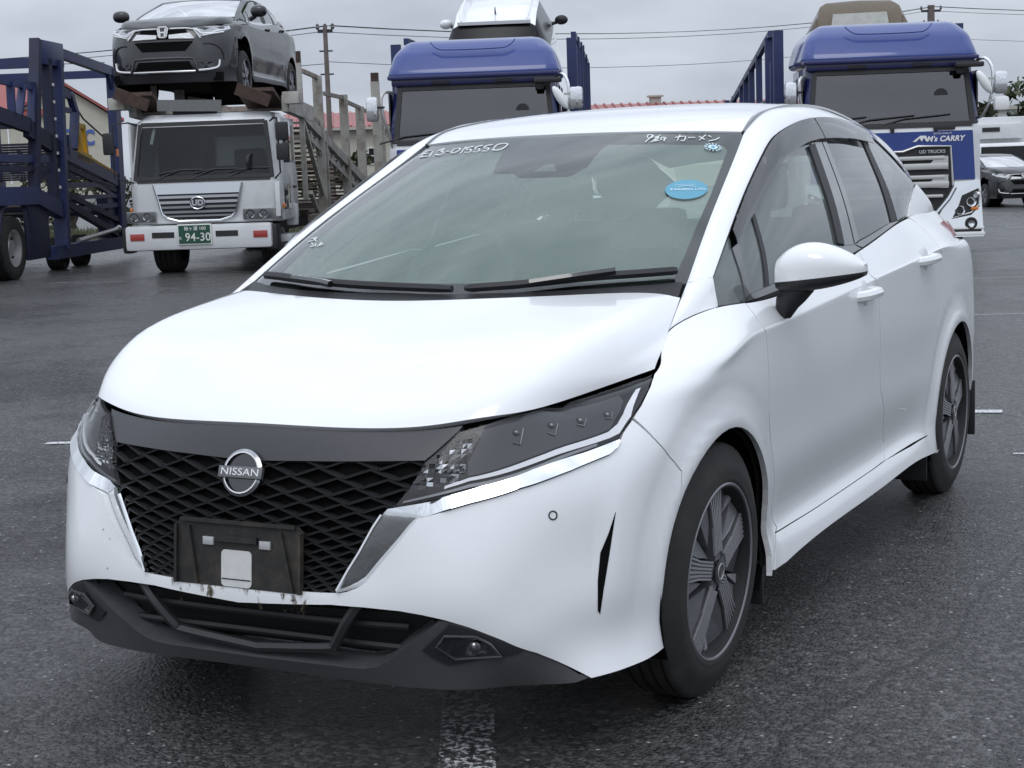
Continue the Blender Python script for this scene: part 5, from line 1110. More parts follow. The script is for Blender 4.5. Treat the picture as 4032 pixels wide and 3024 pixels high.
# carriers behind the two blue lorries
def blue_carrier(loc,label,posts,ztop):
    T=empty('car_carrier_trailer',loc,RZ,label,'trailer','blue trailers behind the lorries')
    for sg in(-1,1):
        for y,z0,z1,wd in posts: piece('post',T,(sg*1.17,y,z0),(sg*1.17,y,z1),wd,.10,navy,up=(0,1,0))
        piece('side_beam',T,(sg*1.15,1.9,1.05),(sg*1.15,13,1.05),.10,.25,navyd); piece('deck_beam',T,(sg*1.15,1.9,2.0),(sg*1.15,13,2.05),.08,.16,navy)
        piece('top_rail',T,(sg*1.17,3.0,ztop(3.0)),(sg*1.17,8.4,ztop(8.4)),.07,.09,navy); piece('top_rail',T,(sg*1.17,8.4,ztop(8.4)),(sg*1.17,13,ztop(13)),.07,.09,navy)
        for y in(3.4,6.5,9.5): piece('brace',T,(sg*1.15,y,1.15),(sg*1.15,y+1.3,2.0),.05,.05,navyd)
        for y in(8.4,9.6,10.8): truck_wheel(T,sg*.95,y,.36,.3,sg,False)
    for i in range(14): piece('deck_plate',T,(-1.1,.9+.86*i,2.06),(1.1,.9+.86*i,2.06),.55,.05,navyd)
    for i in range(12): piece('deck_plate',T,(-1.1,2.4+.9*i,1.12),(1.1,2.4+.9*i,1.12),.6,.05,navyd)
    return T
blue_carrier((-2.88,16.25,0),'blue car carrier trailer behind the right lorry',[(1.95,1.9,2.93,.13),(2.6,1.0,2.55,.10),(3.2,1.0,2.93,.13),(5.0,1.0,2.80,.09),(6.4,1.0,2.68,.09),(7.6,1.0,2.58,.09),(8.5,1.0,2.5,.09),(10.5,1.0,2.4,.09),(12.5,1.0,2.4,.09)],lambda y:2.93-.083*(y-3.4))
blue_carrier((-7.47,14.09,0),'blue car carrier trailer behind the middle lorry',[(1.9,1.0,2.93,.13),(2.5,1.0,2.86,.12),(4.1,1.0,3.1,.12),(6.0,1.0,3.16,.12),(7.6,1.0,3.22,.12),(10,1.0,3.22,.12),(12.5,1.0,3.22,.12)],lambda y:3.05+.02*(y-3))
# ---------- navy carrier at the left edge
tr=empty('car_carrier_trailer',(-13.77,12.83,0),RZ,'empty navy blue car carrier trailer with sloping decks at the left edge','trailer','blue trailers behind the lorries')
for x in(0,-2.0):
    p=lambda y,z,dx=0: (x+dx,y,z)
    piece('gate_post',tr,p(.66,1.15),p(1.14,3.25),.14,.12,navyd,up=(0,1,0)); piece('gate_post',tr,p(1.42,.95),p(1.50,3.0),.13,.12,navyd,up=(0,1,0)); piece('gate_post',tr,p(1.66,.30),p(1.90,3.0),.20,.12,navy,up=(0,1,0))
    boxp('gate_head',tr,(x,1.62,3.08),(.13,.95,.34),navy,.015)
    piece('top_beam',tr,p(2.0,3.12),p(4.55,2.98),.10,.14,navy); piece('rear_post',tr,p(4.55,3.03),p(4.45,.25),.14,.24,navy,up=(0,1,0))
    piece('gusset',tr,p(4.30,2.98),p(4.50,2.65),.06,.10,navy)
    piece('guard_rail',tr,p(-1.6,2.66),p(1.0,2.59),.06,.11,navy)
    for a,b in(((.06,2.62),(.04,2.15)),((.50,2.58),(.26,2.12)),((.85,2.56),(.72,1.95)),((-.7,2.64),(-.7,2.2))): piece('rail_post',tr,p(*a),p(*b),.10,.06,navy,up=(0,1,0))
    piece('upper_deck_beam',tr,p(-2.2,2.36),p(.62,2.05),.10,.20,navyd); piece('upper_deck_beam',tr,p(.55,2.02),p(1.7,1.75),.10,.24,navyd)
    piece('upper_deck_beam',tr,p(1.66,1.74),p(4.75,1.20),.10,.20,navy); piece('upper_deck_beam',tr,p(1.66,1.55),p(4.75,1.02),.06,.07,navyd)
    piece('guard_hoop',tr,p(1.92,2.58),p(2.40,2.53),.07,.12,navy); piece('guard_hoop',tr,p(1.92,2.33),p(2.40,2.30),.05,.07,navy); piece('guard_hoop',tr,p(2.42,2.55),p(2.62,2.28),.09,.10,navy); piece('guard_hoop',tr,p(2.60,2.30),p(2.42,1.74),.12,.09,navy,up=(0,1,0))
    piece('short_post',tr,p(2.12,1.95),p(2.12,1.66),.12,.1,navy,up=(0,1,0))
    piece('middle_beam',tr,p(-1.2,1.62),p(1.3,1.60),.06,.10,navy); piece('middle_beam',tr,p(-1.2,1.48),p(1.3,1.46),.06,.07,navyd); piece('middle_beam',tr,p(1.8,1.22),p(4.6,1.20),.06,.08,navy); piece('middle_beam',tr,p(1.8,1.04),p(4.6,1.02),.06,.06,navy); piece('middle_beam',tr,p(1.8,.86),p(4.6,.88),.06,.07,navy)
    piece('wing_beam',tr,p(-1.9,1.13),p(.66,1.10),.16,.24,navy); piece('wing_beam',tr,p(.6,1.10),p(1.66,.86),.14,.22,navy)
    boxp('wing_panel',tr,(x,.66,.66),(.06,.85,.86),navyd,.02)
    piece('bottom_beam',tr,p(1.2,.28),p(5.2,.27),.14,.19,navy); piece('brace',tr,p(1.95,.95),p(4.2,.42),.10,.10,navyd); piece('brace',tr,p(1.9,1.10),p(4.4,.62),.07,.08,navyd); piece('brace',tr,p(3.4,1.2),p(4.5,.95),.05,.06,navy)
    boxp('tool_box',tr,(x-.1,4.15,.70),(.18,.52,.66),navy,.02)
    k=MB(); k.tube([p(2.3,.40,.02),p(4.1,.50,.04)],.035,steel,8); k.ellipsoid(p(4.2,.5,.04),(.06,.07,.06),steel,10,6); k.build('ram',tr)
    truck_wheel(tr,x-.16,-.15,.43,.30,1 if x==0 else -1); truck_wheel(tr,x-.16,-1.15,.43,.30,1 if x==0 else -1); truck_wheel(tr,x-.2,2.0,.24,.22,1,False); truck_wheel(tr,x-.2,3.0,.24,.20,1,False)
    k=MB(); k.tube(smooth_line([p(-.80,.62),p(-.62,.95),p(-.15,1.06),p(.25,.98),p(.42,.60)],4),.05,navyd,6); k.build('wheel_arch',tr)
    for i in range(7): boxp('bolt',tr,(x+.08,1.50,1.2+.24*i),(.02,.04,.04),bright)
    for i in range(3): boxp('marker',tr,(x+.08,4.3,1.7),(.02,.08,.12),amber) if i==0 else None
for i in range(11):
    y=-2.0+.26*i; piece('deck_plank',tr,(-1.95,y,2.34-.11*(y+2.2)),(-.05,y,2.34-.11*(y+2.2)),.20,.03,navyd)
for i in range(16):
    y=1.7+.19*i; piece('deck_plank',tr,(-1.95,y,1.83-.175*(y-1.66)),(-.05,y,1.83-.175*(y-1.66)),.12,.03,navyd)
for i in range(9):
    y=1.8+.34*i; piece('deck_plank',tr,(-1.95,y,1.02-.10*(y-1.66)),(-.05,y,1.02-.10*(y-1.66)),.10,.03,creamd if i%4==2 else navyd)
piece('gate_cross_beam',tr,(-2.0,1.45,2.95),(0,1.45,2.95),.1,.14,navy); piece('gate_cross_beam',tr,(-2.0,4.5,2.95),(0,4.5,2.95),.1,.12,navy)
yl=empty('yellow_winch',(0,0,0)); yl.parent=tr
piece('frame',yl,(.0,2.72,1.62),(.0,2.62,2.12),.08,.07,yellow,up=(0,1,0)); piece('frame',yl,(.0,3.0,1.60),(.0,2.92,2.10),.06,.07,yellow,up=(0,1,0)); piece('frame',yl,(.0,2.6,2.10),(.0,2.95,2.08),.06,.07,yellow); piece('base',yl,(.0,2.45,1.68),(.0,3.1,1.58),.10,.14,yellow); piece('long_strip',yl,(.03,3.1,1.60),(.03,4.3,1.36),.04,.05,yellow)
k=MB(); k.tube([(0.02,1.95,2.72),(.02,2.9,2.2),(.02,4.5,1.75)],.014,dark,5); k.build('cable',tr)

# ------------------------------------------------------------------ the other cars
carblack=mat('dark_grey_paint',(.010,.0105,.012),.35,coat=.55,noise=.05,nscale=5)
silver=mat('silver_trim',(.45,.46,.47),.25,.7)
def sstep(x): x=np.clip(x,0,1); return x*x*(3-2*x)
def T_suv(P,V=None):
    P=np.array(P,float); q=P.copy(); f=sstep((1.1-P[:,1])/1.5)
    q[:,0]*=.985; q[:,1]=(P[:,1]+.83)*1.02
    q[:,2]=P[:,2]+.05+.13*sstep((P[:,2]-.30)/.42)*f+.10*sstep((P[:,2]-.6)/.5)*(1-f)
    q[:,2]=np.where(q[:,2]>.86,.86+(q[:,2]-.86)*.76,q[:,2])
    return q
def make_suv(loc,rz,label,group=None):
    T=empty('suv_car',loc,rz,label,'car',group)
    def pn(name,key,m,surf,par=T,both=True,poly=None,**kw):
        for mi in ((False,True) if both else (False,)):
            o=panel(name,m,par,surf,poly if poly is not None else PANELS[key],post=T_suv,mirror=mi,h=kw.pop('h',.05) if False else .05,**kw)
        return o
    pn('front_bumper',None,carblack,LOWER,both=False,poly=[(-4.9,6.0),(-4,6),(-3,6),(-2,6),(-1,6),(0,6),(1,6),(2,6),(3,6),(4,6),(4.9,6.0),(6.2,6.2),(7.4,4.6),(7.3,3.2),(7.15,2.2),(7.08,1.2),(7.05,1.0),(6,1),(4,1),(2,1),(0,1),(-2,1),(-4,1),(-6,1),(-7.05,1),(-7.08,1.2),(-7.15,2.2),(-7.3,3.2),(-7.4,4.6),(-6.2,6.2)])
    pn('lower_cladding',None,blackp,LOWER,both=False,off=.003,poly=[(-7.06,2.0),(-6,1.9),(-4,1.75),(-3,1.2),(0,1.2),(3,1.2),(4,1.75),(6,1.9),(7.06,2.0),(7.06,0.0),(4,0),(0,0),(-4,0),(-7.06,0)])
    pn('front_fender',None,carblack,LOWER,poly=[(6.2,6.2),(5.0,6.05),(6.2,9.8),(8.0,9.9),(9,9.98),(9.8,9.98),(10.46,9.9),(10.68,8),(10.8,5),(11.08,3.1),(11.06,1.4),(11.0,.3)]+uv_arch(0,6,12.3,.36)[:-6]+[(7.4,4.6)])
    for key,nm in(('front_door','front_door'),('rear_door','rear_door'),('quarter','rear_fender')): pn(nm,key,carblack,LOWER,gap=.002 if key!='quarter' else 0)
    pn('side_sill','sill',blackp,LOWER,off=.006); pn('fender_top','fender_top',carblack,UPPER); pn('roof_rail','pillar',carblack,UPPER)
    pn('bonnet',None,carblack,BONNET,both=False,poly=[(k,0) for k in range(-6,7)]+[(6,k) for k in range(1,6)]+[(k,5) for k in range(5,-7,-1)]+[(-6,k) for k in range(4,0,-1)])
    pn('roof',None,carblack,ROOF,both=False,poly=[(-3.95,0),(0,0),(3.95,0),(3.95,4),(3.95,8),(0,8),(-3.95,8),(-3.95,4)]); pn('tailgate',None,carblack,LOWER,poly=[(19.02,.05),(20,.05),(21,.05),(21,10),(20,10),(19.02,10)])
    pn('windscreen',None,glassmat('suv_screen',(.70,.76,.74),1.9,boost=.42),SCREEN,both=False,rim=False,poly=[(-3.95,0.05),(0,.05),(3.95,.05),(3.95,2),(3.95,3.95),(0,3.95),(-3.95,3.95),(-3.95,2)],off=-.004)
    for key in('glass_sail','glass_front','glass_rear','glass_quarter'): pn('side_window',key,privacy,UPPER,rim=False,off=-.006)
    for key in('bpillar_front','bpillar_rear','cpillar_trim','run_a','frame_strip'): pn('pillar_trim',key,blackp,UPPER,off=-.004)
    def nz(x,z,off=0): return Vector(T_suv([nose(x,z,off)])[0])
    def patch(name,par,poly,m,off=.008,th=.02,n=1):
        pts=[]
        for (a,b) in zip(poly,poly[1:]+poly[:1]):
            for j in range(3): t=j/3; pts.append((a[0]+(b[0]-a[0])*t,a[1]+(b[1]-a[1])*t))
        f=[nz(x,z,off) for x,z in pts]; b=[nz(x,z,off-th) for x,z in pts]; N_=len(pts)
        c=sum(f,Vector())/N_; k=MB()
        # centre fan follows the curve better than one face
        cx=sum(p[0] for p in pts)/N_; cz=sum(p[1] for p in pts)/N_
        k.add(f+b+[nz(cx,cz,off)],[(i,(i+1)%N_,2*N_) for i in range(N_)]+[(i,N_+i,N_+(i+1)%N_,(i+1)%N_) for i in range(N_)],m,False); return k.build(name,par,fixn=True)
    lampgrey=mat('suv_lamp',(.38,.39,.41),.2,coat=1)
    for sg in(1,-1):
        hl=patch('headlight',T,[(sg*.37,.715),(sg*.55,.735),(sg*.735,.752),(sg*.765,.70),(sg*.70,.655),(sg*.47,.615)],lampgrey)
        for a,b in(((sg*.40,.695),(sg*.48,.640)),((sg*.48,.640),(sg*.60,.648)),((sg*.60,.655),(sg*.735,.695)),((sg*.49,.622),(sg*.71,.66)),((sg*.74,.745),(sg*.765,.70))):
            k=MB(); k.tube([nz(*a,.010),nz((a[0]+b[0])/2,(a[1]+b[1])/2,.010),nz(*b,.010)],.009,white_led,5); k.build('light_strip',hl)
        k=MB(); k.tube(smooth_line([nz(sg*.44,.325,.012),nz(sg*.58,.335,.012),nz(sg*.655,.36,.012),nz(sg*.67,.42,.012)],4),.013,bright,6); k.build('fog_trim',T)
        patch('fog_lamp',T,[(sg*.44,.345),(sg*.44,.395),(sg*.62,.40),(sg*.62,.355)],gloss,.012)
        k=MB(); k.tube(smooth_line([nz(sg*.50,.555,.004),nz(sg*.62,.55,.004),nz(sg*.70,.50,.004),nz(sg*.72,.42,.004)],4),.010,blackp,5); k.build('bumper_crease',T)
    patch('upper_grille',T,[(-.34,.62),(-.28,.695),(.28,.695),(.34,.62),(.28,.60),(-.28,.60)],void,.012)
    patch('grille_bar',T,[(-.40,.595),(-.34,.645),(-.08,.632),(-.08,.60)],bright,.022); patch('grille_bar',T,[(.40,.595),(.34,.645),(.08,.632),(.08,.60)],bright,.022)
    k=MB()
    for sg in(1,-1): k.tube([nz(sg*.09,.705,.012),nz(sg*.28,.705,.012),nz(sg*.38,.69,.012),nz(sg*.47,.60,.012)],.010,bright,6)
    k.build('grille_trim',T)
    patch('lower_grille',T,[(-.38,.575),(.38,.575),(.28,.50),(-.28,.50)],void,.014); patch('intake',T,[(-.33,.41),(.33,.41),(.38,.33),(-.38,.33)],void,.014)
    k=MB(); k.tube([nz(-.44,.315,.01),nz(-.38,.435,.01),nz(-.2,.44,.01),nz(.2,.44,.01),nz(.38,.435,.01),nz(.44,.315,.01)],.014,darkgrey,6); k.build('intake_frame',T); k=MB(); k.tube([nz(x,.315,.012) for x in np.linspace(-.40,.40,9)],.014,silver,6); k.build('skid_trim',T)
    # H badge
    E_=empty('emblem',(0,0,0)); E_.parent=T; c=nz(0,.655,.025)
    Mh=frame(c,(1,0,0),(0,.2,1)); k=MB()
    pts=[(-.065,.05),(-.045,.066),(.045,.066),(.065,.05),(.05,-.05),(.035,-.062),(-.035,-.062),(-.05,-.05)]
    k.prism([Mh@Vector((x,y,-.012)) for x,y in pts],Mh.to_3x3()@Vector((0,0,.010)),gloss); k.tube([Mh@Vector((x,y,0)) for x,y in pts],.009,bright,6,closed=True)
    for a,b in(((-.042,.05),(-.028,-.05)),((.042,.05),(.028,-.05)),((-.033,-.002),(.033,-.002))): k.bar(Mh@Vector((*a,.004)),Mh@Vector((*b,.004)),.018,.012,bright,up=Mh.to_3x3()@Vector((0,0,1)))
    k.build('badge',E_,fixn=True)
    for sg in(1,-1):
        Mm=empty('door_mirror',(0,0,0)); Mm.parent=T
        k=MB(); k.ellipsoid((sg*.93,1.28,1.16),(.11,.08,.075),carblack,14,10,.8); k.build('mirror_cap',Mm); k=MB(); k.tube([(sg*.80,1.30,1.06),(sg*.88,1.29,1.10)],.03,blackp,8); k.build('mirror_arm',Mm)
        for y,z in((2.1,.98),(2.95,1.03)): k=MB(); k.tube([(sg*.83,y-.09,z),(sg*.86,y,z+.005),(sg*.83,y+.09,z)],.014,blackp,6); k.build('door_handle',T)
        for y in(.85,3.48): wheel('wheel',.745,y,sg,0,0,R(10 if y<1 else 40),T,style='cover',r=.325)
        k=MB(); k.add([(sg*.72,3.9,1.22),(sg*.76,3.75,1.2),(sg*.80,3.72,1.06),(sg*.765,3.98,1.04)],[(0,1,2,3)],mat('red_lens',(.45,.02,.02),.15,coat=1)); k.build('tail_lamp',T)
        for y in(.85,3.48): k=MB(); k.lathe([(sg*.78,.36),(sg*.45,.36)],void,24,c=(0,y,.33)); k.build('wheel_arch_liner',T)
    k=MB(); k.box((0,2.1,.30),(1.4,3.9,.10),void,None,0); k.build('underbody',T)
    k=MB(); k.box((0,1.55,1.0),(1.36,.5,.12),cab); k.build('dashboard',T)
    return T
suv=make_suv((-12.34,14.28,2.30),.38024,'dark grey SUV riding on the white lorry above its cab with a silver H badge')
suv.scale=(1.09,1.09,1.12)
s2=copy_tree(suv); s2.location=(-4.3,33.2,0); s2.rotation_euler=(0,0,.48+.12); s2.scale=(.78,.78,.80); s2['label']='dark SUV parked far off at the right edge beside the white van'
# small lofted cars of which only the top shows above the lorries
def loft_car(T,secs,paint,glass,roofm):
    "secs: (y, z sill, z belt, z roof, half widths sill, belt, roof, glazed)"
    k=MB();vs=[];n=9
    for y,zs,zb,zr,hs,hb,hr,g in secs:
        ring=[(hs,zs),(hs+.02,(zs+zb)*.5),(hb,zb),(hr+.03,zr-.05),(hr-.06,zr)]
        full=ring+[(0,zr+.02)]+[(-x,z) for x,z in reversed(ring)]
        vs+=[(x,y,z) for x,z in full]
    n=11; body=[];gl=[];rf=[]
    for i in range(len(secs)-1):
        for j in range(n-1):
            f=(i*n+j,i*n+j+1,(i+1)*n+j+1,(i+1)*n+j)
            if j in(2,7) and secs[i][7]: gl.append(f)
            elif j in(3,4,5,6) and secs[i][7]: (gl if secs[i][7]=='g' else rf).append(f)
            else: body.append(f)
    body+=[tuple(range(n))[::-1],tuple((len(secs)-1)*n+j for j in range(n))]
    for nm,fs,m in(('body',body,paint),('windows',gl,glass),('roof',rf,roofm)):
        k=MB(); k.add(vs,fs,m,True); o=k.build(nm,T,fixn=True)
PITCHED=[]
darkg=mat('rear_dark_glass',(.012,.013,.014),.25,spec=.25)
ws_=empty('white_car',(-9.674,18.914,1.94),RZ+.0,'white car with roof rails facing away on the middle lorry','car')
loft_car(ws_,[(.0,.35,.85,.86,.72,.78,.66,0),(.10,.25,.95,.98,.80,.82,.66,'g'),(.42,.22,1.0,1.44,.83,.83,.60,1),(1.0,.22,.98,1.53,.83,.83,.60,1),(2.0,.22,.95,1.53,.83,.83,.60,1),(2.7,.22,.93,1.42,.83,.82,.57,'g'),(3.3,.25,.90,.98,.82,.78,.6,0),(4.1,.35,.72,.74,.76,.70,.5,0)],white,darkg,white)
for sg in(1,-1):
    k=MB(); k.tube(smooth_line([(sg*.50,.42,1.49),(sg*.52,.6,1.555),(sg*.53,1.2,1.60),(sg*.53,2.0,1.60),(sg*.52,2.6,1.50)],4),.020,bright,6); k.build('roof_rail',ws_)
    k=MB(); k.ellipsoid((sg*.96,2.55,1.06),(.11,.07,.08),blackp if sg>0 else white,12,8); k.tube([(sg*.80,2.55,1.0),(sg*.9,2.55,1.03)],.03,blackp,6); k.build('door_mirror',ws_)
    for y in(.75,3.2): truck_wheel(ws_,sg*.72,y,.31,.2,sg)
k=MB(); k.prism([(-.012,.75,1.53),(.012,.75,1.53),(.004,.72,1.63),(-.004,.72,1.63)],(0,.08,0),blackp); k.build('antenna',ws_,fixn=True)
k=MB(); k.bar((-.56,.40,1.47),(.56,.40,1.47),.10,.05,white); k.build('spoiler',ws_)
ws_.rotation_euler=(.27,0,RZ)
tan=mat('tan_canvas',(.13,.105,.075),.85,noise=.12,nscale=25,bump=.2,bscale=200); tanw=mat('plastic_window',(.30,.30,.27),.3,coat=.5,noise=.15,nscale=9)
cv=empty('soft_top_car',(-4.563,21.01,2.06),RZ-.12,'car with a tan canvas soft top riding on the right lorry','car')
loft_car(cv,[(.0,.35,.80,.82,.72,.76,.62,0),(.25,.25,.90,.94,.80,.80,.66,'c'),(.62,.22,.92,1.27,.83,.80,.60,'c'),(1.0,.22,.92,1.38,.83,.81,.58,1),(1.7,.22,.92,1.38,.83,.81,.56,1),(2.2,.22,.90,1.22,.83,.80,.54,'g'),(2.8,.25,.88,.92,.82,.78,.6,0),(3.9,.35,.70,.72,.74,.70,.5,0)],mat('grey_paint',(.2,.2,.2),.3,coat=1),darkg,tan)
cv.rotation_euler=(.14,0,RZ-.12)
k=MB(); k.add([(-.44,.30,1.03),(.44,.30,1.03),(.40,.57,1.275),(-.40,.57,1.275)],[(0,1,2,3)],tanw); k.build('rear_window',cv)
k=MB(); k.add([(-.80,.62,.95),(-.64,.64,1.23),(-.64,.26,1.0),(-.78,.26,.93)],[(0,1,2,3)],tan); k.add([(.80,.62,.95),(.64,.64,1.23),(.64,.26,1.0),(.78,.26,.93)],[(3,2,1,0)],tan); k.build('canvas_side',cv)
for sg in(1,-1):
    for y in(.7,3.0): truck_wheel(cv,sg*.72,y,.30,.2,sg)

# ------------------------------------------------------------------ yard, buildings, poles, plants
def asphalt():
    m=bpy.data.materials.new('wet_asphalt'); m.use_nodes=True; t=m.node_tree; b=t.nodes['Principled BSDF']; L=t.links.new
    c=N(t,'ShaderNodeTexCoord')
    def noise(sc,det=4,rough=.6):
        n=N(t,'ShaderNodeTexNoise'); n.inputs['Scale'].default_value=sc; n.inputs['Detail'].default_value=det; n.inputs['Roughness'].default_value=rough; L(c.outputs['Object'],n.inputs['Vector']); return n.outputs['Fac']
    def mrange(i,a,b_,c_,d):
        r=N(t,'ShaderNodeMapRange'); r.inputs['From Min'].default_value=a; r.inputs['From Max'].default_value=b_; r.inputs['To Min'].default_value=c_; r.inputs['To Max'].default_value=d; L(i,r.inputs[0]); return r.outputs[0]
    def op(k,a,b_):
        q=N(t,'ShaderNodeMath',operation=k)
        for i_,x in enumerate((a,b_)):
            if isinstance(x,(int,float)): q.inputs[i_].default_value=x
            else: L(x,q.inputs[i_])
        return q.outputs[0]
    v=N(t,'ShaderNodeTexVoronoi'); v.inputs['Scale'].default_value=82; L(c.outputs['Object'],v.inputs['Vector'])
    v2=N(t,'ShaderNodeTexVoronoi'); v2.inputs['Scale'].default_value=60; L(c.outputs['Object'],v2.inputs['Vector'])
    sp=N(t,'ShaderNodeSeparateColor'); L(v.outputs['Color'],sp.inputs[0])
    stone=mrange(op('POWER',sp.outputs[0],1.6),0,1,.018,.115)                 # each chip of aggregate its own tone
    sp2=N(t,'ShaderNodeSeparateColor'); L(v2.outputs['Color'],sp2.inputs[0])
    pale=mrange(sp2.outputs[1],.955,.97,0,1)                         # a few pale chips
    pm=op('MULTIPLY',pale,mrange(v2.outputs['Distance'],.22,.36,1,0))
    damp=mrange(noise(.42,7,.62),.40,.60,0,1)                        # damp and drier patches
    big=op('MULTIPLY',mrange(noise(.17,4),.3,.7,.82,1.18),mrange(noise(6,4),.3,.7,.86,1.14))
    s=op('MULTIPLY',op('MULTIPLY',stone,big),mrange(damp,0,1,1.15,.72))
    col=N(t,'ShaderNodeCombineColor')
    for k,f in enumerate((1.03,1.0,.97)): L(op('MULTIPLY',s,f),col.inputs[k])
    mx=N(t,'ShaderNodeMix',data_type='RGBA'); L(pm,mx.inputs[0]); L(col.outputs[0],mx.inputs[6]); mx.inputs[7].default_value=(.40,.40,.385,1)
    # hairline cracks
    cw=N(t,'ShaderNodeTexVoronoi',feature='DISTANCE_TO_EDGE'); cw.inputs['Scale'].default_value=.16
    wv=N(t,'ShaderNodeVectorMath',operation='ADD'); L(c.outputs['Object'],wv.inputs[0]); nn=N(t,'ShaderNodeTexNoise'); nn.inputs['Scale'].default_value=1.3; nn.inputs['Detail'].default_value=3; L(c.outputs['Object'],nn.inputs['Vector']); sc=N(t,'ShaderNodeVectorMath',operation='SCALE'); sc.inputs['Scale'].default_value=.4; L(nn.outputs['Color'],sc.inputs[0]); L(sc.outputs[0],wv.inputs[1]); L(wv.outputs[0],cw.inputs['Vector'])
    crack=mrange(cw.outputs['Distance'],.0008,.0022,1,0)
    m2=N(t,'ShaderNodeMix',data_type='RGBA'); L(op('MULTIPLY',crack,.7),m2.inputs[0]); L(mx.outputs[2],m2.inputs[6]); m2.inputs[7].default_value=(.012,.012,.012,1)
    L(m2.outputs[2],b.inputs['Base Color'])
    L(op('ADD',mrange(damp,0,1,.42,.20),mrange(noise(3,4),.3,.7,-.05,.05)),b.inputs['Roughness']); b.inputs['IOR'].default_value=1.45
    bu=N(t,'ShaderNodeBump'); bu.inputs['Strength'].default_value=.9; bu.inputs['Distance'].default_value=.006
    h=op('ADD',mrange(v.outputs['Distance'],0,.6,1,0),noise(260,2)); L(h,bu.inputs['Height']); L(bu.outputs[0],b.inputs['Normal'])
    return m
g=MB(); g.add([(-700,-120,0),(700,-120,0),(700,900,0),(-700,900,0)],[(0,1,2,3)],asphalt()); g.build('ground',kind='structure')
def worn(name,base):
    "old road paint, half rubbed away so the asphalt shows between"
    m=bpy.data.materials.new(name); m.use_nodes=True; t=m.node_tree; b=t.nodes['Principled BSDF']; L=t.links.new; o=t.nodes['Material Output']
    c=N(t,'ShaderNodeTexCoord'); n=N(t,'ShaderNodeTexNoise'); n.inputs['Scale'].default_value=55; n.inputs['Detail'].default_value=6; n.inputs['Roughness'].default_value=.75; L(c.outputs['Object'],n.inputs['Vector'])
    r=N(t,'ShaderNodeMapRange'); r.inputs['From Min'].default_value=base; r.inputs['From Max'].default_value=base+.06; L(n.outputs['Fac'],r.inputs[0])
    b.inputs['Base Color'].default_value=(.55,.56,.57,1); b.inputs['Roughness'].default_value=.6
    tr_=N(t,'ShaderNodeBsdfTransparent'); x=N(t,'ShaderNodeMixShader'); L(r.outputs[0],x.inputs[0]); L(tr_.outputs[0],x.inputs[1]); L(b.outputs[0],x.inputs[2]); L(x.outputs[0],o.inputs[0])
    return m
w1=worn('worn_paint',.51); w2=worn('paint_line',.40)
def strip(a,b,w,m,z=.004):
    a=Vector((*a,z));b=Vector((*b,z)); d=(b-a).normalized(); n=Vector((-d.y,d.x,0))*w/2
    k=MB(); k.add([a-n,a+n,b+n,b-n],[(0,3,2,1)],m); return k.build('painted_line',kind='structure')
strip((.06,.10),(.70,-1.08),.125,w1)
strip((-3.60,2.385),(-3.30,2.52),.06,w2); strip((.40,4.48),(.64,4.545),.09,w2)
strip((-12.6,12.1),(-11.6,12.3),.06,w1,.0045); strip((-9.0,21),(2.0,25.5),.10,w1); strip((-2.2,12.6),(.5,13.8),.08,w1); strip((-.8,9.2),(1.2,10.1),.07,w1)
strip((.9,3.4),(1.1,3.46),.03,w2)
# long crack filler across the yard at left
wall=mat('cream_wall',(.50,.48,.40),.8,noise=.05,nscale=2,dirt=(.35,.33,.27),dscale=1.5,damt=.3)
redroof=mat('red_metal_roof',(.30,.085,.075),.45,noise=.1,nscale=3); gutter=mat('gutter',(.42,.41,.36),.6)
def Wp(X,D): 
    F=Vector((-math.sin(YAW),math.cos(YAW),0)); Rr=Vector((math.cos(YAW),math.sin(YAW),0)); return Vector((CAM_O[0],CAM_O[1],0))+Rr*X+F*D
def facing(a,b):
    return math.atan2((b-a).y,(b-a).x)
# long low hall: local x along its front
a=Wp(-14.5,74); b=Wp(18,77); rz=facing(a,b); L_=(b-a).length
hall=empty('warehouse',a,rz,'long low cream hall with a red ribbed metal roof and a roof vent','building')
k=MB(); k.box((L_/2,4,1.6),(L_,8,3.2),wall); k.build('wall',hall)
k=MB(); k.prism([(-.3,-.35,3.22),(-.3,4,4.0),(-.3,8.35,3.22),(-.3,8.35,3.12),(-.3,4,3.9),(-.3,-.35,3.12)],(L_+.6,0,0),redroof); k.build('roof',hall,fixn=True)
for i in range(int(L_/.42)):
    if i%1==0 and i<300:
        x=.1+i*.42; k=MB(); k.bar((x,-.35,3.25),(x,4,4.03),.10,.07,redroof); k.build('roof_rib',hall)
k=MB(); k.bar((-.3,-.40,3.14),(L_+.3,-.40,3.14),.14,.12,gutter); k.build('gutter',hall)
k=MB(); k.box((L_*.685,4,4.1),(.5,.5,.36),gutter); k.box((L_*.685,4,4.32),(.7,.7,.08),gutter); k.build('roof_vent',hall)
for x,z in((8.75,1.9),(20,1.9),(30,1.9),(2.0,1.9)):
    wf=MB(); wf.box((x,-.03,z),(.78,.06,.78),mat('window_frame_white',(.7,.7,.68),.5)); wf=wf.build('window',hall)
    for dx in(-.18,.18):
        for dz in(-.18,.18): boxp('pane',wf,(x+dx,-.065,z+dz),(.30,.02,.30),darkg)
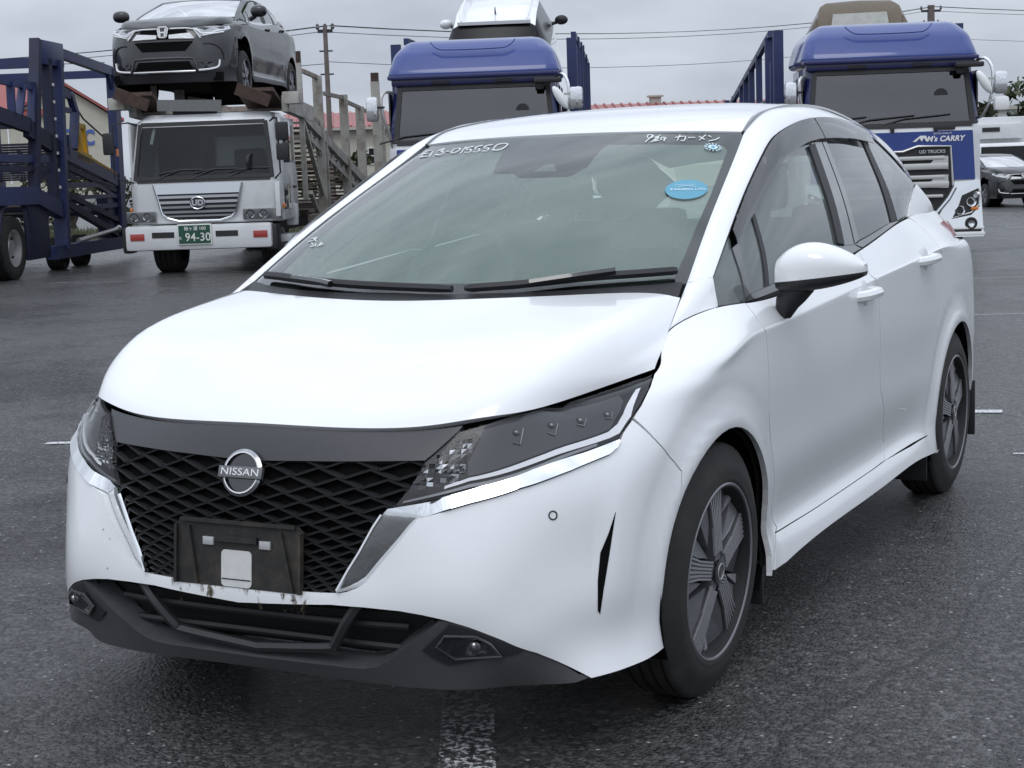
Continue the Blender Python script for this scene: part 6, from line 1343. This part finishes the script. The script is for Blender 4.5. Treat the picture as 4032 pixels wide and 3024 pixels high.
# gabled hall at left, with a long wing running off to the left of the gable
sc_=120/3527
rz=YAW+.29; a=Wp((52-1106)*sc_,120)
gh=empty('gabled_hall',a,rz,'cream gabled hall with red roof and blue wall lettering behind the navy trailer','building')
W_=7.9; mid=3.75; zr=8.35
def gz(x): return zr-(abs(x-mid))*.66
k=MB(); k.prism([(0,0,0),(W_,0,0),(W_,0,gz(W_)-.1),(mid,0,zr-.1),(0,0,gz(0)-.1)],(0,22,0),wall); k.build('wall',gh,fixn=True)
for x1 in(-.3,W_+.3):
    k=MB(); k.prism([(mid,-.5,zr),(x1,-.5,gz(x1)),(x1,-.5,gz(x1)+.22),(mid,-.5,zr+.22)],(0,22.7,0),redroof); k.build('roof',gh,fixn=True)
k=MB(); k.box((-6.2,3,3.0),(12.2,6,6.0),wall); k.build('wall',gh)
k=MB(); k.prism([(-13,-.4,6.0),(-13,3,zr),(-13,3,zr+.2),(-13,-.4,6.2)],(13+mid,0,0),redroof); k.build('roof',gh,fixn=True)
k=MB(); k.prism([(-13,6.4,6.0),(-13,3,zr),(-13,3,zr+.2),(-13,6.4,6.2)],(13,0,0),redroof); k.build('roof',gh,fixn=True)
sign_blue=mat('sign_blue',(.06,.12,.36),.5)
text('AV TEC',1.5,sign_blue,gh,Matrix.Translation((4.15,-.06,4.35))@Matrix.Rotation(R(90),4,'X')@Matrix.Rotation(R(-3),4,'Z'),bold=.06,sx=.72)
# far white building and tree belt at right
wb=empty('white_building',Wp(22,110),YAW,'low white building far off behind the trees at right','building')
k=MB(); k.box((9,5,1.9),(20,10,3.8),mat('pale_wall',(.6,.6,.58),.7)); k.build('wall',wb)
k=MB(); k.box((9,5,3.9),(20.6,10.6,.25),gutter); k.build('roof',wb)
for i in range(5): boxp('window',wb,(2+3*i,-.03,2.4),(1.5,.08,.9),darkg)
# trees and shrubs: leaf clumps scattered through an uneven crown
leafs=[mat('leaf_dark',(.030,.042,.020),.7),mat('leaf_mid',(.055,.070,.030),.7),mat('leaf_dry',(.085,.075,.040),.7)]
bark=mat('bark',(.06,.048,.038),.9)
def plant(name,loc,h,rad,n,label,cat,group,trunk=.5,leaf=.10,seed=0,mixw=(.5,.35,.15),squash=.75):
    rg=random.Random(seed); T=empty(name,loc,rg.uniform(0,6),label,cat,group)
    k=MB(); top=h*trunk
    k.tube([(0,0,0),(rg.uniform(-.05,.05)*h,rg.uniform(-.05,.05)*h,top*.5),(rg.uniform(-.06,.06)*h,rg.uniform(-.06,.06)*h,h*.8)],[rad*.10,rad*.07,rad*.02],bark,6)
    cl=[]
    for i in range(9):
        a=rg.uniform(0,6.28); r=rad*rg.uniform(.15,.75); z=h*(trunk*.55+rg.random()*(1-trunk*.6)); p=Vector((r*math.cos(a),r*math.sin(a),z)); cl.append((p,rad*rg.uniform(.28,.5)))
        k.tube([(0,0,top*rg.uniform(.4,.9)),p*.6+Vector((0,0,top*.3)),p],[rad*.05,rad*.03,rad*.01],bark,5)
    k.build('trunk' if trunk>.2 else 'stems',T)
    k=MB(); ms=rg
    for i in range(n):
        c,r=rg.choice(cl); v=Vector((rg.gauss(0,1),rg.gauss(0,1),rg.gauss(0,1))); v.normalize(); p=c+v*r*rg.random()**.4; p.z=max(.05,c.z+(p.z-c.z)*squash)
        x=Vector((rg.gauss(0,1),rg.gauss(0,1),rg.gauss(0,1))).normalized(); y=x.cross(Vector((rg.gauss(0,1),rg.gauss(0,1),rg.gauss(0,1)))).normalized(); s=leaf*rg.uniform(.6,1.4)
        k.add([p-x*s,p+y*s*.5,p+x*s,p-y*s*.5],[(0,1,2,3)],leafs[0 if rg.random()<mixw[0] else 1 if rg.random()<.7 else 2])
    k.build('crown' if trunk>.2 else 'foliage',T,auto=False)
    return T
for i,(X,D,h,r) in enumerate(((21.0,72,3.4,1.6),(23.0,74,3.9,1.9),(25.5,71,3.3,1.8),(28.0,76,4.6,2.3))):
    plant('tree',Wp(X,D),h,r,900,None,'tree','trees at the right edge',.45,.22,20+i)['label']=['dull green tree right beside the chrome mirrors of the right lorry','taller dark tree in the row behind the white van','bushy tree above the roof of the white van','tallest tree of the row at the right edge'][i]
for i,(X,D,h,r) in enumerate(((-3.65,40,1.75,.7),(-4.6,41,1.3,.6),(-2.9,42,1.6,.7),(-11.6,44,1.6,1.1),(-13.0,45,1.9,1.2),(-10.2,43,1.5,1.0),(-14.6,44,1.4,1.1))):
    plant('shrub',Wp(X,D),h,r,520,None,'shrub','shrubs along the back of the yard',.12,.10,40+i,(.3,.5,.2))['label']=['loose green shrub between the cream posts, tallest of the three there','low shrub seen behind the lattice ramp','shrub half hidden by the middle lorry','shrub behind the yellow winch of the navy trailer','largest shrub below the blue wall lettering','shrub right of the navy trailer post beside the white cab','shrub at the far left behind the navy trailer'][i]
gm=MB(); rg=random.Random(9)
for i in range(9000):
    p=Wp(rg.uniform(-15,-3),rg.uniform(33,40)); a=rg.uniform(0,6.28); h=rg.uniform(.06,.2); d=Vector((math.cos(a),math.sin(a),0))*.02
    gm.add([p-d,p+d,p+Vector((rg.uniform(-.05,.05),rg.uniform(-.05,.05),h))],[(0,1,2)],leafs[1 if rg.random()<.6 else 2])
tag(gm.build('verge_grass',auto=False),'thin strip of grass along the far edge of the yard','grass',kind='stuff')
vg=MB(); q=[Wp(-16,33),Wp(-2.5,33),Wp(-2.5,41),Wp(-16,41)]; vg.add([Vector((p.x,p.y,.008)) for p in q],[(0,1,2,3)],mat('verge_soil',(.10,.11,.06),.9,noise=.3,nscale=3)); vg.build('verge',kind='structure')
# utility poles and wires
concrete=mat('pole_brown',(.15,.12,.11),.8,noise=.2,nscale=9); wirem=mat('wire',(.03,.03,.03),.6)
def pole(X,D,h,label,r=.13,arms=()):
    T=empty('utility_pole',Wp(X,D),YAW,label,'pole','utility poles')
    k=MB(); k.tube([(0,0,0),(0,0,h)],[r*1.2,r*.8],concrete,12); k.build('shaft',T)
    for z,l in arms: k=MB(); k.bar((-l,0,z),(l,0,z),.06,.08,dark); k.build('cross_arm',T)
    for z,l in arms:
        for x in(-l,0,l): k=MB(); k.lathe([(0,.0),(0,.035),(.05,.05),(.08,.03),(.12,.04),(.15,0)],mat('insulator',(.12,.12,.13),.3),8,axis='z',c=(x,0,z+.04)); k.build('insulator',T)
    for z in(h-.6,h-1.15): k=MB(); k.tube([(-.16,0,z),(.16,0,z)],.02,dark,5); k.build('step_bolt',T)
    return T
pole(-4.19,40,4.75,'tall utility pole behind the rusty carrier of the white lorry',.065,((4.62,.18),))
pole(15.55,60,6.45,'short topped utility pole above the right lorry',.16,((6.25,.35),(5.75,.25)))
def wire(pts,r=.012,label=None):
    k=MB(); o=[]
    for a,b in zip(pts[:-1],pts[1:]):
        a=Vector(a);b=Vector(b); sag=(b-a).length*.018
        for i in range(14): t=i/14; p=a+(b-a)*t; p.z-=4*sag*t*(1-t); o.append(p)
    o.append(Vector(pts[-1])); k.tube(o,r,wirem,4); return tag(k.build('overhead_wire'),label,'wire','overhead wires')
def wp(X,D,z): p=Wp(X,D); p.z=z; return p
for dz,dx,lb in((0,0,'upper overhead wire crossing the whole sky between the poles'),(.0,.16,'second overhead wire just beside the upper one'),(-.14,-.1,'third overhead wire just below the pole top')):
    wire([wp(-26+dx,48,5.05+dz),wp(-4.19+dx,40,4.75+dz),wp(15.55+dx,60,6.40+dz),wp(40,66,6.7+dz)],.008,lb)
wire([wp(-22,46,4.75),wp(-4.19,40,3.85)],.008,'thin low wire reaching the pole from the left'); wire([wp(-22,46,5.3),wp(-10,42,4.2)],.010,'thin wire sagging at the top left corner'); wire([wp(-4.19,40,3.9),wp(15.55,60,5.3),wp(40,66,5.6)],.007,'thin faint wire between the poles')
# refrigerated van far right
vn=empty('white_van',Wp(14.05,46),YAW+.05,'white refrigerated box lorry far off at the right beside the chrome bumper','truck')
k=MB(); k.box((0,3.0,1.35),(1.9,4.6,1.6),tw,None,.03); k.build('box_body',vn); shellrings([(.25,.05,.85),(.75,.0,.86),(.82,.02,.85),(1.35,.12,.80),(1.42,.2,.76)],tw,1.0,(),'cab',vn,.03)
k=MB(); k.add([(-.75,.005,.84),(.75,.005,.84),(.70,.10,1.32),(-.70,.10,1.32)],[(0,1,2,3)],darkg); k.build('windscreen',vn)
boxp('grille',vn,(0,-.01,.56),(1.0,.03,.16),dark); boxp('cooling_unit',vn,(0,.62,1.75),(1.3,.3,.42),tw,.03); boxp('vent',vn,(-.3,.46,1.80),(.5,.02,.12),dark)
for sg in(-1,1): boxp('headlight',vn,(sg*.66,-.01,.58),(.24,.03,.13),lampg,.01); boxp('mirror',vn,(sg*1.0,.02,1.15),(.12,.06,.24),tw,.02); truck_wheel(vn,sg*.72,.7,.3,.2,sg); truck_wheel(vn,sg*.72,4,.3,.2,sg)
